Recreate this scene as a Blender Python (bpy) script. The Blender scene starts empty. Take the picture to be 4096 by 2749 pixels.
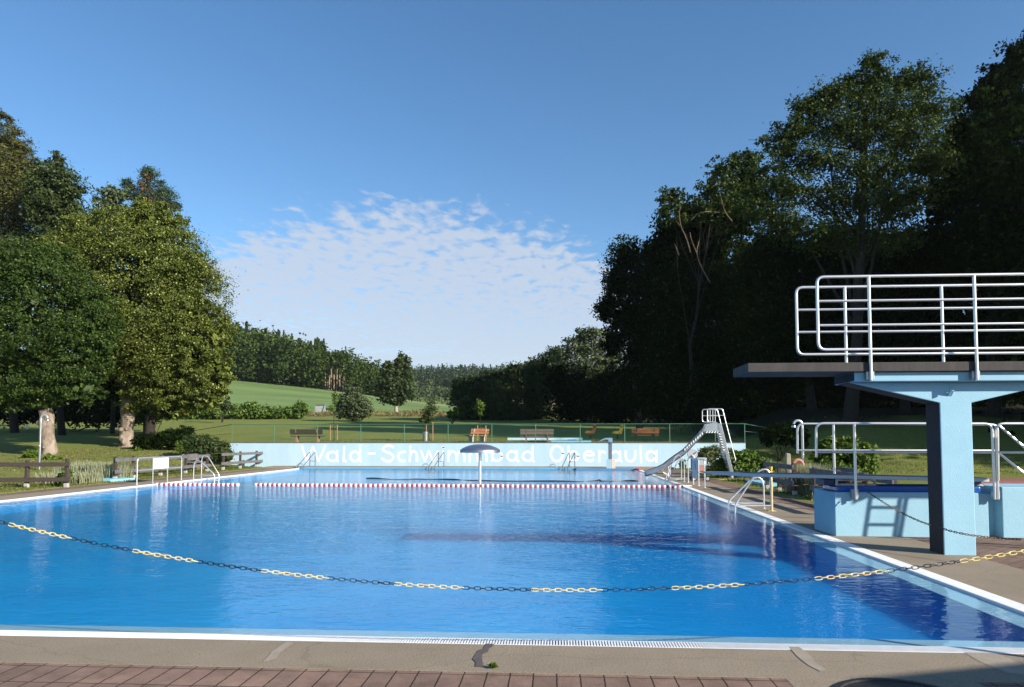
import bpy, math, random
import numpy as np
from mathutils import Vector, Matrix

# ------------------------------------------------------------------ camera model
F, XV, YH, PPX, PPY, CZ = 2850.0, 2227.0, 1761.0, 2048.0, 1617.0, 1.65
YAW = math.atan((XV - PPX) / F)
PITCH = math.atan((YH - PPY) / F)
_f = np.array([-math.sin(YAW) * math.cos(PITCH), math.cos(YAW) * math.cos(PITCH), math.sin(PITCH)])
_r = np.array([math.cos(YAW), math.sin(YAW), 0.0])
_u = np.cross(_r, _f)

def ray(px, py):
    return _f + (px - PPX) / F * _r - (py - PPY) / F * _u

def G(px, py, z=0.0):
    d = ray(px, py); t = (z - CZ) / d[2]
    return np.array([0, 0, CZ]) + t * d

def A(px, py, y):
    d = ray(px, py); t = y / d[1]
    return np.array([0, 0, CZ]) + t * d

def zc(r):
    return lambda x, y: (r[0] + x * r[2], r[1] + y * r[2])

SC = bpy.context.scene
COL = SC.collection
rnd = random.Random(7)
SUN_EL = math.radians(24.0)
SUN_H = (0.857, -0.515)

# ------------------------------------------------------------------ materials
MATS = {}
def mat(name, col, rough=0.6, metal=0.0, col2=None, scale=4.0, detail=4.0, bump=0.0, bscale=40.0, spec=0.5, coat=0.0, stretch=(1, 1, 1)):
    if name in MATS: return MATS[name]
    m = bpy.data.materials.new(name); m.use_nodes = True
    nt = m.node_tree; N = nt.nodes; L = nt.links
    b = N['Principled BSDF']
    b.inputs['Base Color'].default_value = (*col, 1)
    b.inputs['Roughness'].default_value = rough
    b.inputs['Metallic'].default_value = metal
    b.inputs['Specular IOR Level'].default_value = spec
    b.inputs['Coat Weight'].default_value = coat
    tc = N.new('ShaderNodeTexCoord')
    mp = N.new('ShaderNodeMapping'); mp.inputs['Scale'].default_value = stretch
    L.new(tc.outputs['Object'], mp.inputs['Vector'])
    if col2 is not None:
        n = N.new('ShaderNodeTexNoise'); n.inputs['Scale'].default_value = scale; n.inputs['Detail'].default_value = detail
        n.inputs['Roughness'].default_value = 0.65
        L.new(mp.outputs[0], n.inputs['Vector'])
        r = N.new('ShaderNodeValToRGB'); r.color_ramp.elements[0].position = 0.35; r.color_ramp.elements[1].position = 0.66
        r.color_ramp.elements[0].color = (*col, 1); r.color_ramp.elements[1].color = (*col2, 1)
        L.new(n.outputs['Fac'], r.inputs['Fac']); L.new(r.outputs['Color'], b.inputs['Base Color'])
    if bump > 0:
        n2 = N.new('ShaderNodeTexNoise'); n2.inputs['Scale'].default_value = bscale; n2.inputs['Detail'].default_value = 5
        L.new(mp.outputs[0], n2.inputs['Vector'])
        bp = N.new('ShaderNodeBump'); bp.inputs['Strength'].default_value = bump; bp.inputs['Distance'].default_value = 0.02
        L.new(n2.outputs['Fac'], bp.inputs['Height']); L.new(bp.outputs['Normal'], b.inputs['Normal'])
    MATS[name] = m
    return m

def leaf_mat(name, c1, c2, c3=None, trans=0.3, gloss=0.022):
    if name in MATS: return MATS[name]
    m = bpy.data.materials.new(name); m.use_nodes = True
    nt = m.node_tree; N = nt.nodes; L = nt.links
    N.clear()
    out = N.new('ShaderNodeOutputMaterial')
    g = N.new('ShaderNodeNewGeometry')
    r = N.new('ShaderNodeValToRGB')
    r.color_ramp.elements[0].color = (*c1, 1); r.color_ramp.elements[1].color = (*c2, 1)
    if c3 is not None:
        e = r.color_ramp.elements.new(0.93); e.color = (*c2, 1)
        r.color_ramp.elements[-1].color = (*c3, 1)
    L.new(g.outputs['Random Per Island'], r.inputs['Fac'])
    d = N.new('ShaderNodeBsdfDiffuse'); t = N.new('ShaderNodeBsdfTranslucent'); gl = N.new('ShaderNodeBsdfGlossy')
    gl.inputs['Roughness'].default_value = 0.55; gl.inputs['Color'].default_value = (0.7, 0.75, 0.6, 1)
    L.new(r.outputs['Color'], d.inputs['Color']); L.new(r.outputs['Color'], t.inputs['Color'])
    m1 = N.new('ShaderNodeMixShader'); m1.inputs[0].default_value = trans
    L.new(d.outputs[0], m1.inputs[1]); L.new(t.outputs[0], m1.inputs[2])
    m2 = N.new('ShaderNodeMixShader'); m2.inputs[0].default_value = gloss
    L.new(m1.outputs[0], m2.inputs[1]); L.new(gl.outputs[0], m2.inputs[2])
    L.new(m2.outputs[0], out.inputs['Surface'])
    MATS[name] = m
    return m

STEEL = mat('steel', (0.76, 0.76, 0.76), 0.34, 0.78, bump=0.03, bscale=30)
STEELB = mat('steel_brushed', (0.55, 0.57, 0.6), 0.34, 1.0, col2=(0.45, 0.47, 0.5), scale=6, bump=0.05, bscale=80)
GALV = mat('galvanised', (0.45, 0.47, 0.5), 0.42, 0.9, col2=(0.34, 0.35, 0.37), scale=12)
BLUE = mat('pale_blue_render', (0.30, 0.51, 0.635), 0.85, col2=(0.268, 0.475, 0.60), scale=2.2, detail=8, bump=0.30, bscale=75, spec=0.25)
BLUEWALL = mat('pale_blue_wall', (0.43, 0.59, 0.69), 0.85, col2=(0.37, 0.525, 0.63), scale=1.1, detail=10, bump=0.2, bscale=20, spec=0.25, stretch=(1, 1, 0.22))
DEEPBLUE = mat('gloss_blue', (0.012, 0.075, 0.30), 0.25, col2=(0.02, 0.10, 0.36), scale=6, bump=0.3, bscale=12, coat=0.4)
DARKBLUE = mat('dark_blue_paint', (0.012, 0.03, 0.085), 0.5)
LIP = mat('gutter_blue', (0.37, 0.51, 0.61), 0.5, col2=(0.33, 0.47, 0.57), scale=5)
WHITEP = mat('white_plastic', (0.78, 0.80, 0.81), 0.45, col2=(0.70, 0.72, 0.73), scale=9)
WHITEPAINT = mat('white_paint', (0.86, 0.87, 0.86), 0.8, col2=(0.80, 0.82, 0.81), scale=3)
CONC = mat('concrete', (0.275, 0.235, 0.175), 0.9, col2=(0.225, 0.19, 0.145), scale=1.7, detail=10, bump=0.35, bscale=60, spec=0.2)
CONCD = mat('board_concrete', (0.058, 0.052, 0.050), 0.85, col2=(0.034, 0.031, 0.030), scale=3.2, detail=8, bump=0.2, bscale=30, stretch=(2, 1, 0.4))
WOODD = mat('dark_wood', (0.040, 0.026, 0.022), 0.75, col2=(0.055, 0.04, 0.035), scale=6, bump=0.25, bscale=25, stretch=(1, 1, 4))
WOODG = mat('grey_wood', (0.14, 0.14, 0.145), 0.8, col2=(0.08, 0.08, 0.085), scale=5, bump=0.25, bscale=25)
WOODO = mat('orange_wood', (0.30, 0.105, 0.04), 0.65, col2=(0.22, 0.075, 0.03), scale=5, bump=0.2, bscale=25)
WOODL = mat('light_wood', (0.34, 0.20, 0.10), 0.75, col2=(0.24, 0.14, 0.075), scale=5, bump=0.2, bscale=25)
STONE = mat('pale_stone', (0.42, 0.42, 0.40), 0.9, col2=(0.32, 0.32, 0.30), scale=8, bump=0.3)
BARK = mat('pale_bark', (0.075, 0.052, 0.036), 0.9, col2=(0.33, 0.27, 0.215), scale=1.5, detail=10, bump=1.0, bscale=9, stretch=(1.6, 1.6, 0.8))
BARKD = mat('dark_bark', (0.026, 0.021, 0.016), 0.95, col2=(0.014, 0.011, 0.008), scale=3, bump=0.8, bscale=10)
BARKR = mat('ochre_bark', (0.30, 0.18, 0.09), 0.9, col2=(0.18, 0.11, 0.06), scale=3, bump=0.5, bscale=10)
FGREEN = mat('fence_green', (0.05, 0.155, 0.085), 0.5)
YELLOW = mat('yellow_paint', (0.75, 0.47, 0.03), 0.45)
CHY = mat('chain_yellow', (0.85, 0.64, 0.20), 0.4)
CHB = mat('chain_black', (0.012, 0.013, 0.022), 0.4)
BLACK = mat('black_rubber', (0.012, 0.012, 0.014), 0.55)
RED = mat('red_plastic', (0.45, 0.03, 0.045), 0.45, col2=(0.38, 0.05, 0.06), scale=30)
WHITEF = mat('white_float', (0.78, 0.78, 0.76), 0.45)
PINK = mat('faded_red', (0.42, 0.17, 0.14), 0.7)
RUST = mat('rusty_white', (0.62, 0.60, 0.56), 0.6, col2=(0.30, 0.15, 0.07), scale=7, detail=8)
CYAN = mat('pool_cyan', (0.16, 0.50, 0.66), 0.5, col2=(0.13, 0.44, 0.60), scale=3)
IRON = mat('cast_iron', (0.03, 0.027, 0.025), 0.6, 0.3, bump=0.5, bscale=30)
BRICKRED = mat('red_edging', (0.22, 0.085, 0.07), 0.85)

# ------------------------------------------------------------------ mesh helpers
ORG = {}
class MB:
    def __init__(s): s.v = []; s.f = []; s.np = []
    def add(s, v, f):
        o = len(s.v); s.v.extend([tuple(map(float, p)) for p in v]); s.f.extend([tuple(i + o for i in q) for q in f])
    def box(s, x0, x1, y0, y1, z0, z1):
        s.add([(x0, y0, z0), (x1, y0, z0), (x1, y1, z0), (x0, y1, z0), (x0, y0, z1), (x1, y0, z1), (x1, y1, z1), (x0, y1, z1)],
              [(0, 3, 2, 1), (4, 5, 6, 7), (0, 1, 5, 4), (1, 2, 6, 5), (2, 3, 7, 6), (3, 0, 4, 7)])
    def beam(s, p0, p1, w, h, up=(0, 0, 1)):
        p0 = Vector(p0); p1 = Vector(p1); d = (p1 - p0).normalized(); up = Vector(up)
        sd = d.cross(up)
        if sd.length < 1e-4: sd = Vector((1, 0, 0))
        sd.normalize(); u2 = sd.cross(d).normalized()
        vs = []
        for p in (p0, p1):
            for a, b in ((-1, -1), (1, -1), (1, 1), (-1, 1)): vs.append(p + sd * a * w / 2 + u2 * b * h / 2)
        s.add(vs, [(3, 2, 1, 0), (4, 5, 6, 7), (0, 1, 5, 4), (1, 2, 6, 5), (2, 3, 7, 6), (3, 0, 4, 7)])
    def tube(s, pts, r, n=8, closed=False):
        P = [Vector(tuple(map(float, p))) for p in pts]; m = len(P)
        R = r if isinstance(r, (list, tuple)) else [r] * m
        o = len(s.v); prev = None
        for i in range(m):
            if closed: t = (P[(i + 1) % m] - P[i - 1])
            else: t = P[min(i + 1, m - 1)] - P[max(i - 1, 0)]
            if t.length < 1e-9: t = Vector((0, 0, 1))
            t.normalize()
            if prev is None:
                a = Vector((0, 0, 1)) if abs(t.z) < 0.9 else Vector((1, 0, 0))
                sd = t.cross(a).normalized()
            else:
                sd = prev - t * prev.dot(t)
                if sd.length < 1e-6: sd = t.cross(Vector((0.3, 0.5, 0.8)))
                sd.normalize()
            prev = sd; u2 = t.cross(sd)
            for k in range(n):
                an = 2 * math.pi * k / n
                s.v.append(tuple(P[i] + (sd * math.cos(an) + u2 * math.sin(an)) * R[i]))
        rng = m if closed else m - 1
        for i in range(rng):
            j = (i + 1) % m
            for k in range(n):
                k2 = (k + 1) % n
                s.f.append((o + i * n + k, o + i * n + k2, o + j * n + k2, o + j * n + k))
        if not closed:
            s.f.append(tuple(o + k for k in range(n - 1, -1, -1))); s.f.append(tuple(o + (m - 1) * n + k for k in range(n)))
    def lathe(s, prof, c, n=32):
        o = len(s.v)
        for r, z in prof:
            for k in range(n):
                a = 2 * math.pi * k / n
                s.v.append((c[0] + r * math.cos(a), c[1] + r * math.sin(a), c[2] + z))
        for i in range(len(prof) - 1):
            for k in range(n):
                k2 = (k + 1) % n
                s.f.append((o + i * n + k, o + i * n + k2, o + (i + 1) * n + k2, o + (i + 1) * n + k))
        s.f.append(tuple(o + k for k in range(n - 1, -1, -1))); s.f.append(tuple(o + (len(prof) - 1) * n + k for k in range(n)))
    def prism(s, poly, off):
        n = len(poly); off = Vector(off)
        a = [Vector(tuple(map(float, p))) for p in poly]; b = [p + off for p in a]
        s.add(a + b, [tuple(range(n))[::-1], tuple(range(n, 2 * n))] + [(i, (i + 1) % n, n + (i + 1) % n, n + i) for i in range(n)])
    def sphere(s, c, r, n=10, m=6, sq=(1, 1, 1)):
        o = len(s.v)
        for i in range(m + 1):
            th = math.pi * i / m
            for k in range(n):
                a = 2 * math.pi * k / n
                s.v.append((c[0] + r * sq[0] * math.sin(th) * math.cos(a), c[1] + r * sq[1] * math.sin(th) * math.sin(a), c[2] + r * sq[2] * math.cos(th)))
        for i in range(m):
            for k in range(n):
                k2 = (k + 1) % n
                s.f.append((o + i * n + k, o + (i + 1) * n + k, o + (i + 1) * n + k2, o + i * n + k2))
    def build(s, name, m, parent=None, smooth=True, bevel=0.0, kind=None, label=None):
        v = np.array(s.v, dtype=float)
        if parent is not None: o0 = ORG[parent.name]
        else:
            mn = v.min(0); mx = v.max(0); o0 = np.array([(mn[0] + mx[0]) / 2, (mn[1] + mx[1]) / 2, mn[2]])
        me = bpy.data.meshes.new(name); me.from_pydata((v - o0).tolist(), [], s.f); me.update()
        return link(name, me, m, parent, o0, smooth, bevel, kind, label)

def link(name, me, m, parent, o0, smooth=True, bevel=0.0, kind=None, label=None):
    ob = bpy.data.objects.new(name, me); COL.objects.link(ob)
    me.materials.append(m)
    if parent is not None: ob.parent = parent
    else: ob.location = tuple(o0)
    ORG[ob.name] = np.array(o0, float)
    if smooth and len(me.polygons):
        me.polygons.foreach_set('use_smooth', np.ones(len(me.polygons), dtype=bool))
        try: me.set_sharp_from_angle(angle=math.radians(38))
        except Exception: pass
    if bevel > 0:
        b = ob.modifiers.new('bevel', 'BEVEL'); b.width = bevel; b.segments = 2; b.limit_method = 'ANGLE'
    if kind: ob['kind'] = kind
    if label: ob['label'] = label
    return ob

def npmesh(name, V, Fq, m, parent=None, kind=None, label=None):
    """V (n,3), Fq (k,4) or (k,3) index array -> one mesh object, quickly"""
    V = np.asarray(V, float); Fq = np.asarray(Fq, np.int32)
    if parent is not None: o0 = ORG[parent.name]
    else:
        mn = V.min(0); mx = V.max(0); o0 = np.array([(mn[0] + mx[0]) / 2, (mn[1] + mx[1]) / 2, mn[2]])
    me = bpy.data.meshes.new(name)
    k, w = Fq.shape
    me.vertices.add(len(V)); me.vertices.foreach_set('co', (V - o0).astype(np.float32).ravel())
    me.loops.add(k * w); me.loops.foreach_set('vertex_index', Fq.ravel())
    me.polygons.add(k); me.polygons.foreach_set('loop_start', np.arange(k, dtype=np.int32) * w)
    me.update(calc_edges=True); me.validate()
    return link(name, me, m, parent, o0, False, 0, kind, label)

def thing(name, label, cat, loc, group=None):
    o = bpy.data.objects.new(name, None); COL.objects.link(o)
    o.location = tuple(map(float, loc)); o.empty_display_size = 0.2
    o['label'] = label; o['category'] = cat
    if group: o['group'] = group
    ORG[o.name] = np.array(loc, float)
    return o

def tag(o, label, cat, group=None):
    o['label'] = label; o['category'] = cat
    if group: o['group'] = group
    return o

def dup(root, off, label):
    r = root.copy(); COL.objects.link(r); r.location = Vector(root.location) + Vector(off); r['label'] = label
    ORG[r.name] = ORG[root.name] + np.array(off)
    for ch in list(root.children):
        c = ch.copy(); COL.objects.link(c); c.parent = r
        for g_ in ch.children:
            d = g_.copy(); COL.objects.link(d); d.parent = c
    return r

def arc(p0, p1, p2, n=7):
    """rounded corner through control p1 (quadratic)"""
    p0, p1, p2 = [np.array(p, float) for p in (p0, p1, p2)]
    return [tuple((1 - t) ** 2 * p0 + 2 * t * (1 - t) * p1 + t * t * p2) for t in np.linspace(0, 1, n)]

def rounded(pts, rad, n=6):
    """polyline with rounded inner corners"""
    P = [np.array(p, float) for p in pts]; out = [tuple(P[0])]
    R = rad if isinstance(rad, (list, tuple)) else [rad] * (len(P) - 2)
    for i in range(1, len(P) - 1):
        a = P[i - 1] - P[i]; b = P[i + 1] - P[i]
        la = np.linalg.norm(a); lb = np.linalg.norm(b)
        r_ = min(R[i - 1], la * 0.49, lb * 0.49)
        out += arc(P[i] + a / la * r_, P[i], P[i] + b / lb * r_, n)
    out.append(tuple(P[-1]))
    return out

# ------------------------------------------------------------------ terrain
def sstep(x, a, b):
    t = np.clip((x - a) / (b - a), 0, 1); return t * t * (3 - 2 * t)
YW = 42.8                                  # front face of the lettered wall
WL = float(A(919, 1776, YW)[0]); WR = float(A(2982, 1771, YW)[0])
WTOP = 1.47
TT = np.array([-600, 920, 1300, 1500, 1790, 2200, 2800, 4600], float)
YY = np.array([130, 230, 320, 600, 1000, 1700], float)
TZ = np.array([[6.8, 30, 48, 62, 62, 60], [6.8, 21.3, 33, 47, 52, 60], [6.7, 18.2, 23, 42, 52, 60], [6.6, 16.0, 17.5, 44, 54, 60],
               [6.3, 12.9, 15.0, 47, 56, 60], [6.0, 10.0, 15.0, 47, 56, 60], [9.0, 18.0, 26.0, 47, 56, 60], [14, 30, 44, 60, 60, 60]])
def ground(x, y):
    x = np.asarray(x, float); y = np.asarray(y, float)
    zp = np.interp(y, [0, 18, 30, 42, 50, 60, 80, 105, 130], [0, 0.0, 0.3, 0.88, 1.55, 2.1, 3.3, 5.0, 6.8])
    zr = np.interp(y, [0, 33, 38, 50, 80, 130], [0, 0, 0.55, 3.3, 6.5, 11])
    zb = np.interp(y, [YW, 50, 60, 80, 105, 130], [1.40, 1.62, 2.1, 3.3, 5.0, 6.6])
    wl = 1 - sstep(x, -25.5, -18.2)
    wr = sstep(x, 11.3, 19)
    front = wl * zp + wr * zr
    back = np.where(x < -5, wl * zp + (1 - wl) * zb, (1 - wr) * zb + wr * zr)
    inw = (x > WL - 0.05) & (x < WR + 0.05)
    s = np.where(inw, (y > YW + 0.14) * 1.0, sstep(y, YW - 1.5, YW + 5))
    near = front * (1 - s) + back * s
    t = np.clip(2227 + 2850 * x / np.maximum(y, 60), TT[0], TT[-1])
    it = np.clip(np.searchsorted(TT, t) - 1, 0, len(TT) - 2); ft = (t - TT[it]) / (TT[it + 1] - TT[it])
    yc = np.clip(y, YY[0], YY[-1])
    iy = np.clip(np.searchsorted(YY, yc) - 1, 0, len(YY) - 2); fy = (yc - YY[iy]) / (YY[iy + 1] - YY[iy])
    far = (TZ[it, iy] * (1 - fy) + TZ[it, iy + 1] * fy) * (1 - ft) + (TZ[it + 1, iy] * (1 - fy) + TZ[it + 1, iy + 1] * fy) * ft
    w = sstep(y, 100, 165)
    z = near * (1 - w) + far * w
    # gentle unevenness of turf
    z = z + (0.035 * np.sin(x * 0.9 + 1.3 * np.sin(y * 0.31)) * np.cos(y * 0.7 + np.sin(x * 0.4))) * sstep(np.abs(x + 6), 14.5, 17) * (y > 12)
    # low under the paved area and the pool
    paved = ((x > -17.2) & (x < 6.75) & (y < YW + 0.1)) | ((x > -40) & (x < 40) & (y < 15.25))
    return np.where(paved, -0.03, z)
def gz(x, y): return float(ground(np.array([x]), np.array([y]))[0])
def on(px, y, row=0):
    """point standing on the terrain at picture column px and distance y"""
    p = A(px, 1700, y); return np.array([p[0], y, gz(p[0], y)])

PXL, PXR, PYN, PYF = -15.05, 4.47, 6.0, 41.0

def lawn_material():
    m = bpy.data.materials.new('turf'); m.use_nodes = True
    nt = m.node_tree; N = nt.nodes; L = nt.links; b = N['Principled BSDF']
    b.inputs['Roughness'].default_value = 0.95; b.inputs['Specular IOR Level'].default_value = 0.1
    tc = N.new('ShaderNodeTexCoord'); geo = N.new('ShaderNodeNewGeometry')
    def noise(sc, det=5, st=None):
        n = N.new('ShaderNodeTexNoise'); n.inputs['Scale'].default_value = sc; n.inputs['Detail'].default_value = det; n.inputs['Roughness'].default_value = 0.65
        if st:
            mp = N.new('ShaderNodeMapping'); mp.inputs['Scale'].default_value = st; L.new(geo.outputs['Position'], mp.inputs['Vector']); L.new(mp.outputs[0], n.inputs['Vector'])
        else: L.new(geo.outputs['Position'], n.inputs['Vector'])
        return n
    def ramp(n, p0, c0, p1, c1):
        r = N.new('ShaderNodeValToRGB'); e = r.color_ramp.elements
        e[0].position = p0; e[0].color = (*c0, 1); e[1].position = p1; e[1].color = (*c1, 1)
        L.new(n.outputs['Fac'], r.inputs['Fac']); return r
    def mix(a, bb, fac):
        x = N.new('ShaderNodeMix'); x.data_type = 'RGBA'; L.new(fac, x.inputs[0]); L.new(a, x.inputs[6]); L.new(bb, x.inputs[7]); return x.outputs[2]
    turf = ramp(noise(0.35, 8), 0.35, (0.125, 0.165, 0.032), 0.68, (0.215, 0.225, 0.060)).outputs['Color']
    fine = ramp(noise(9, 6), 0.3, (0.090, 0.120, 0.024), 0.75, (0.245, 0.250, 0.075)).outputs['Color']
    f0 = N.new('ShaderNodeValue'); f0.outputs[0].default_value = 0.45
    turf = mix(turf, fine, f0.outputs[0])
    dry = ramp(noise(0.9, 7), 0.54, (0, 0, 0), 0.68, (1, 1, 1)).outputs['Color']
    sx = N.new('ShaderNodeSeparateXYZ'); L.new(geo.outputs['Position'], sx.inputs[0])
    def mrange(sock, a, bb):
        q = N.new('ShaderNodeMapRange'); q.inputs[1].default_value = a; q.inputs[2].default_value = bb; L.new(sock, q.inputs[0]); return q.outputs[0]
    def mul(a, bb):
        q = N.new('ShaderNodeMath'); q.operation = 'MULTIPLY'; L.new(a, q.inputs[0]); L.new(bb, q.inputs[1]); return q.outputs[0]
    def math2(op, a, v):
        q = N.new('ShaderNodeMath'); q.operation = op; L.new(a, q.inputs[0]); q.inputs[1].default_value = v; return q.outputs[0]
    rgb = N.new('ShaderNodeRGB'); rgb.outputs[0].default_value = (0.235, 0.155, 0.075, 1)
    leftdry = mul(mrange(sx.outputs['X'], -17.5, -20), mrange(sx.outputs['Y'], 47, 40))
    turf = mix(turf, rgb.outputs[0], mul(dry, math2('MULTIPLY', leftdry, 0.85)))
    # the crop field beyond the rough strip
    crop = ramp(noise(0.05, 7, (0.35, 1.6, 1)), 0.38, (0.110, 0.175, 0.055), 0.62, (0.170, 0.240, 0.085)).outputs['Color']
    rough = ramp(noise(0.7, 7), 0.4, (0.075, 0.095, 0.030), 0.66, (0.26, 0.20, 0.10)).outputs['Color']
    nz = N.new('ShaderNodeMath'); nz.operation = 'MULTIPLY_ADD'; L.new(noise(0.08, 3).outputs['Fac'], nz.inputs[0]); nz.inputs[1].default_value = 16; L.new(sx.outputs['Y'], nz.inputs[2])
    c = mix(turf, rough, mrange(nz.outputs[0], 114, 118))
    c = mix(c, crop, mrange(nz.outputs[0], 132, 138))
    tan = N.new('ShaderNodeRGB'); tan.outputs[0].default_value = (0.36, 0.27, 0.15, 1)
    tstrip = mul(mrange(sx.outputs['Y'], 218, 224), mrange(sx.outputs['X'], -62, -42))
    c = mix(c, tan.outputs[0], tstrip)
    litter = ramp(noise(2.2, 7), 0.35, (0.016, 0.015, 0.009), 0.7, (0.036, 0.034, 0.016)).outputs['Color']  # leaf litter tone kept extra dark, canopy shade is mixed into it
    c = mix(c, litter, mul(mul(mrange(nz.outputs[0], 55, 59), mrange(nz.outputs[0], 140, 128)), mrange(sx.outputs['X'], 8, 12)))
    L.new(c, b.inputs['Base Color'])
    bp = N.new('ShaderNodeBump'); bp.inputs['Strength'].default_value = 0.9; bp.inputs['Distance'].default_value = 0.05
    L.new(noise(14, 6).outputs['Fac'], bp.inputs['Height']); L.new(bp.outputs['Normal'], b.inputs['Normal'])
    return m
TURF = lawn_material()

def build_ground():
    xs = list(np.arange(-70, 70.01, 1.0)) + [PXL - 0.25, PXR + 0.3, WL - 0.05, WR + 0.05, -17.2, 6.75, -17.19, 6.76]
    g_ = 70.0
    while g_ < 1500: g_ *= 1.12; xs += [g_, -g_]
    ys = list(np.arange(-25, 135, 1.0)) + [PYN - 0.2, PYF + 0.2, YW + 0.13, YW + 0.15]
    g_ = 135.0
    while g_ < 1900: ys.append(g_); g_ *= 1.05
    ys += [-60.0, -150.0, -400.0]
    xs = np.array(sorted(set(np.round(xs, 3)))); ys = np.array(sorted(set(np.round(ys, 3))))
    X, Y = np.meshgrid(xs, ys); Z = ground(X, Y)
    nx, ny = len(xs), len(ys)
    V = np.stack([X.ravel(), Y.ravel(), Z.ravel()], 1)
    i, j = np.meshgrid(np.arange(nx - 1), np.arange(ny - 1))
    cx = (xs[i] + xs[i + 1]) / 2; cy = (ys[j] + ys[j + 1]) / 2
    keep = ~((cx > PXL - 0.25) & (cx < PXR + 0.3) & (cy > PYN - 0.2) & (cy < PYF + 0.2))
    a = (j * nx + i)[keep]
    Fq = np.stack([a, a + 1, a + nx + 1, a + nx], 1)
    o = npmesh('lawn', V, Fq, TURF, kind='structure', label='mown lawn and sloping green field around the pool')
    o.data.polygons.foreach_set('use_smooth', np.ones(len(o.data.polygons), dtype=bool))
build_ground()

# ------------------------------------------------------------------ pool, deck, paving
def paver_material(name, bw, bh, rot=0.0, c1=(0.235, 0.155, 0.118), c2=(0.180, 0.122, 0.096), off=0.5, mort=0.006, var=0.35):
    m = bpy.data.materials.new(name); m.use_nodes = True
    nt = m.node_tree; N = nt.nodes; L = nt.links; b = N['Principled BSDF']
    b.inputs['Roughness'].default_value = 0.9; b.inputs['Specular IOR Level'].default_value = 0.2
    geo = N.new('ShaderNodeNewGeometry'); mp = N.new('ShaderNodeMapping'); mp.inputs['Rotation'].default_value = (0, 0, rot)
    L.new(geo.outputs['Position'], mp.inputs['Vector'])
    dn = N.new('ShaderNodeTexNoise'); dn.inputs['Scale'].default_value = 14; dn.inputs['Detail'].default_value = 3
    L.new(geo.outputs['Position'], dn.inputs['Vector'])
    vs = N.new('ShaderNodeVectorMath'); vs.operation = 'MULTIPLY_ADD'; L.new(dn.outputs['Color'], vs.inputs[0]); vs.inputs[1].default_value = (0.012, 0.012, 0)
    L.new(mp.outputs[0], vs.inputs[2])
    br = N.new('ShaderNodeTexBrick'); br.offset = off
    br.inputs['Scale'].default_value = 1; br.inputs['Brick Width'].default_value = bw; br.inputs['Row Height'].default_value = bh
    br.inputs['Mortar Size'].default_value = mort; br.inputs['Mortar Smooth'].default_value = 0.25; br.inputs['Bias'].default_value = 0.0
    br.inputs['Color1'].default_value = (*c1, 1); br.inputs['Color2'].default_value = (*c2, 1); br.inputs['Mortar'].default_value = (0.035, 0.026, 0.016, 1)
    L.new(vs.outputs[0], br.inputs['Vector'])
    n = N.new('ShaderNodeTexNoise'); n.inputs['Scale'].default_value = 3; n.inputs['Detail'].default_value = 9; n.inputs['Roughness'].default_value = 0.7
    L.new(geo.outputs['Position'], n.inputs['Vector'])
    hs = N.new('ShaderNodeHueSaturation'); L.new(br.outputs['Color'], hs.inputs['Color'])
    mr = N.new('ShaderNodeMapRange'); mr.inputs[1].default_value = 0.3; mr.inputs[2].default_value = 0.7; mr.inputs[3].default_value = 1 - var; mr.inputs[4].default_value = 1 + var
    L.new(n.outputs['Fac'], mr.inputs[0]); L.new(mr.outputs[0], hs.inputs['Value']); L.new(hs.outputs[0], b.inputs['Base Color'])
    ad = N.new('ShaderNodeMath'); ad.operation = 'MULTIPLY_ADD'; L.new(br.outputs['Fac'], ad.inputs[0]); ad.inputs[1].default_value = -1.0; 
    n3 = N.new('ShaderNodeTexNoise'); n3.inputs['Scale'].default_value = 60; n3.inputs['Detail'].default_value = 5; L.new(geo.outputs['Position'], n3.inputs['Vector'])
    sc = N.new('ShaderNodeMath'); sc.operation = 'MULTIPLY'; L.new(n3.outputs['Fac'], sc.inputs[0]); sc.inputs[1].default_value = 0.35
    L.new(sc.outputs[0], ad.inputs[2])
    bp = N.new('ShaderNodeBump'); bp.inputs['Strength'].default_value = 0.7; bp.inputs['Distance'].default_value = 0.012
    L.new(ad.outputs[0], bp.inputs['Height']); L.new(bp.outputs['Normal'], b.inputs['Normal'])
    return m
PAV_NEAR = paver_material('pavers_near', 0.164, 0.34, off=0.0)
PAV_SIDE = paver_material('pavers_side', 0.20, 0.10, rot=math.radians(0), off=0.5, mort=0.007)

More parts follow.
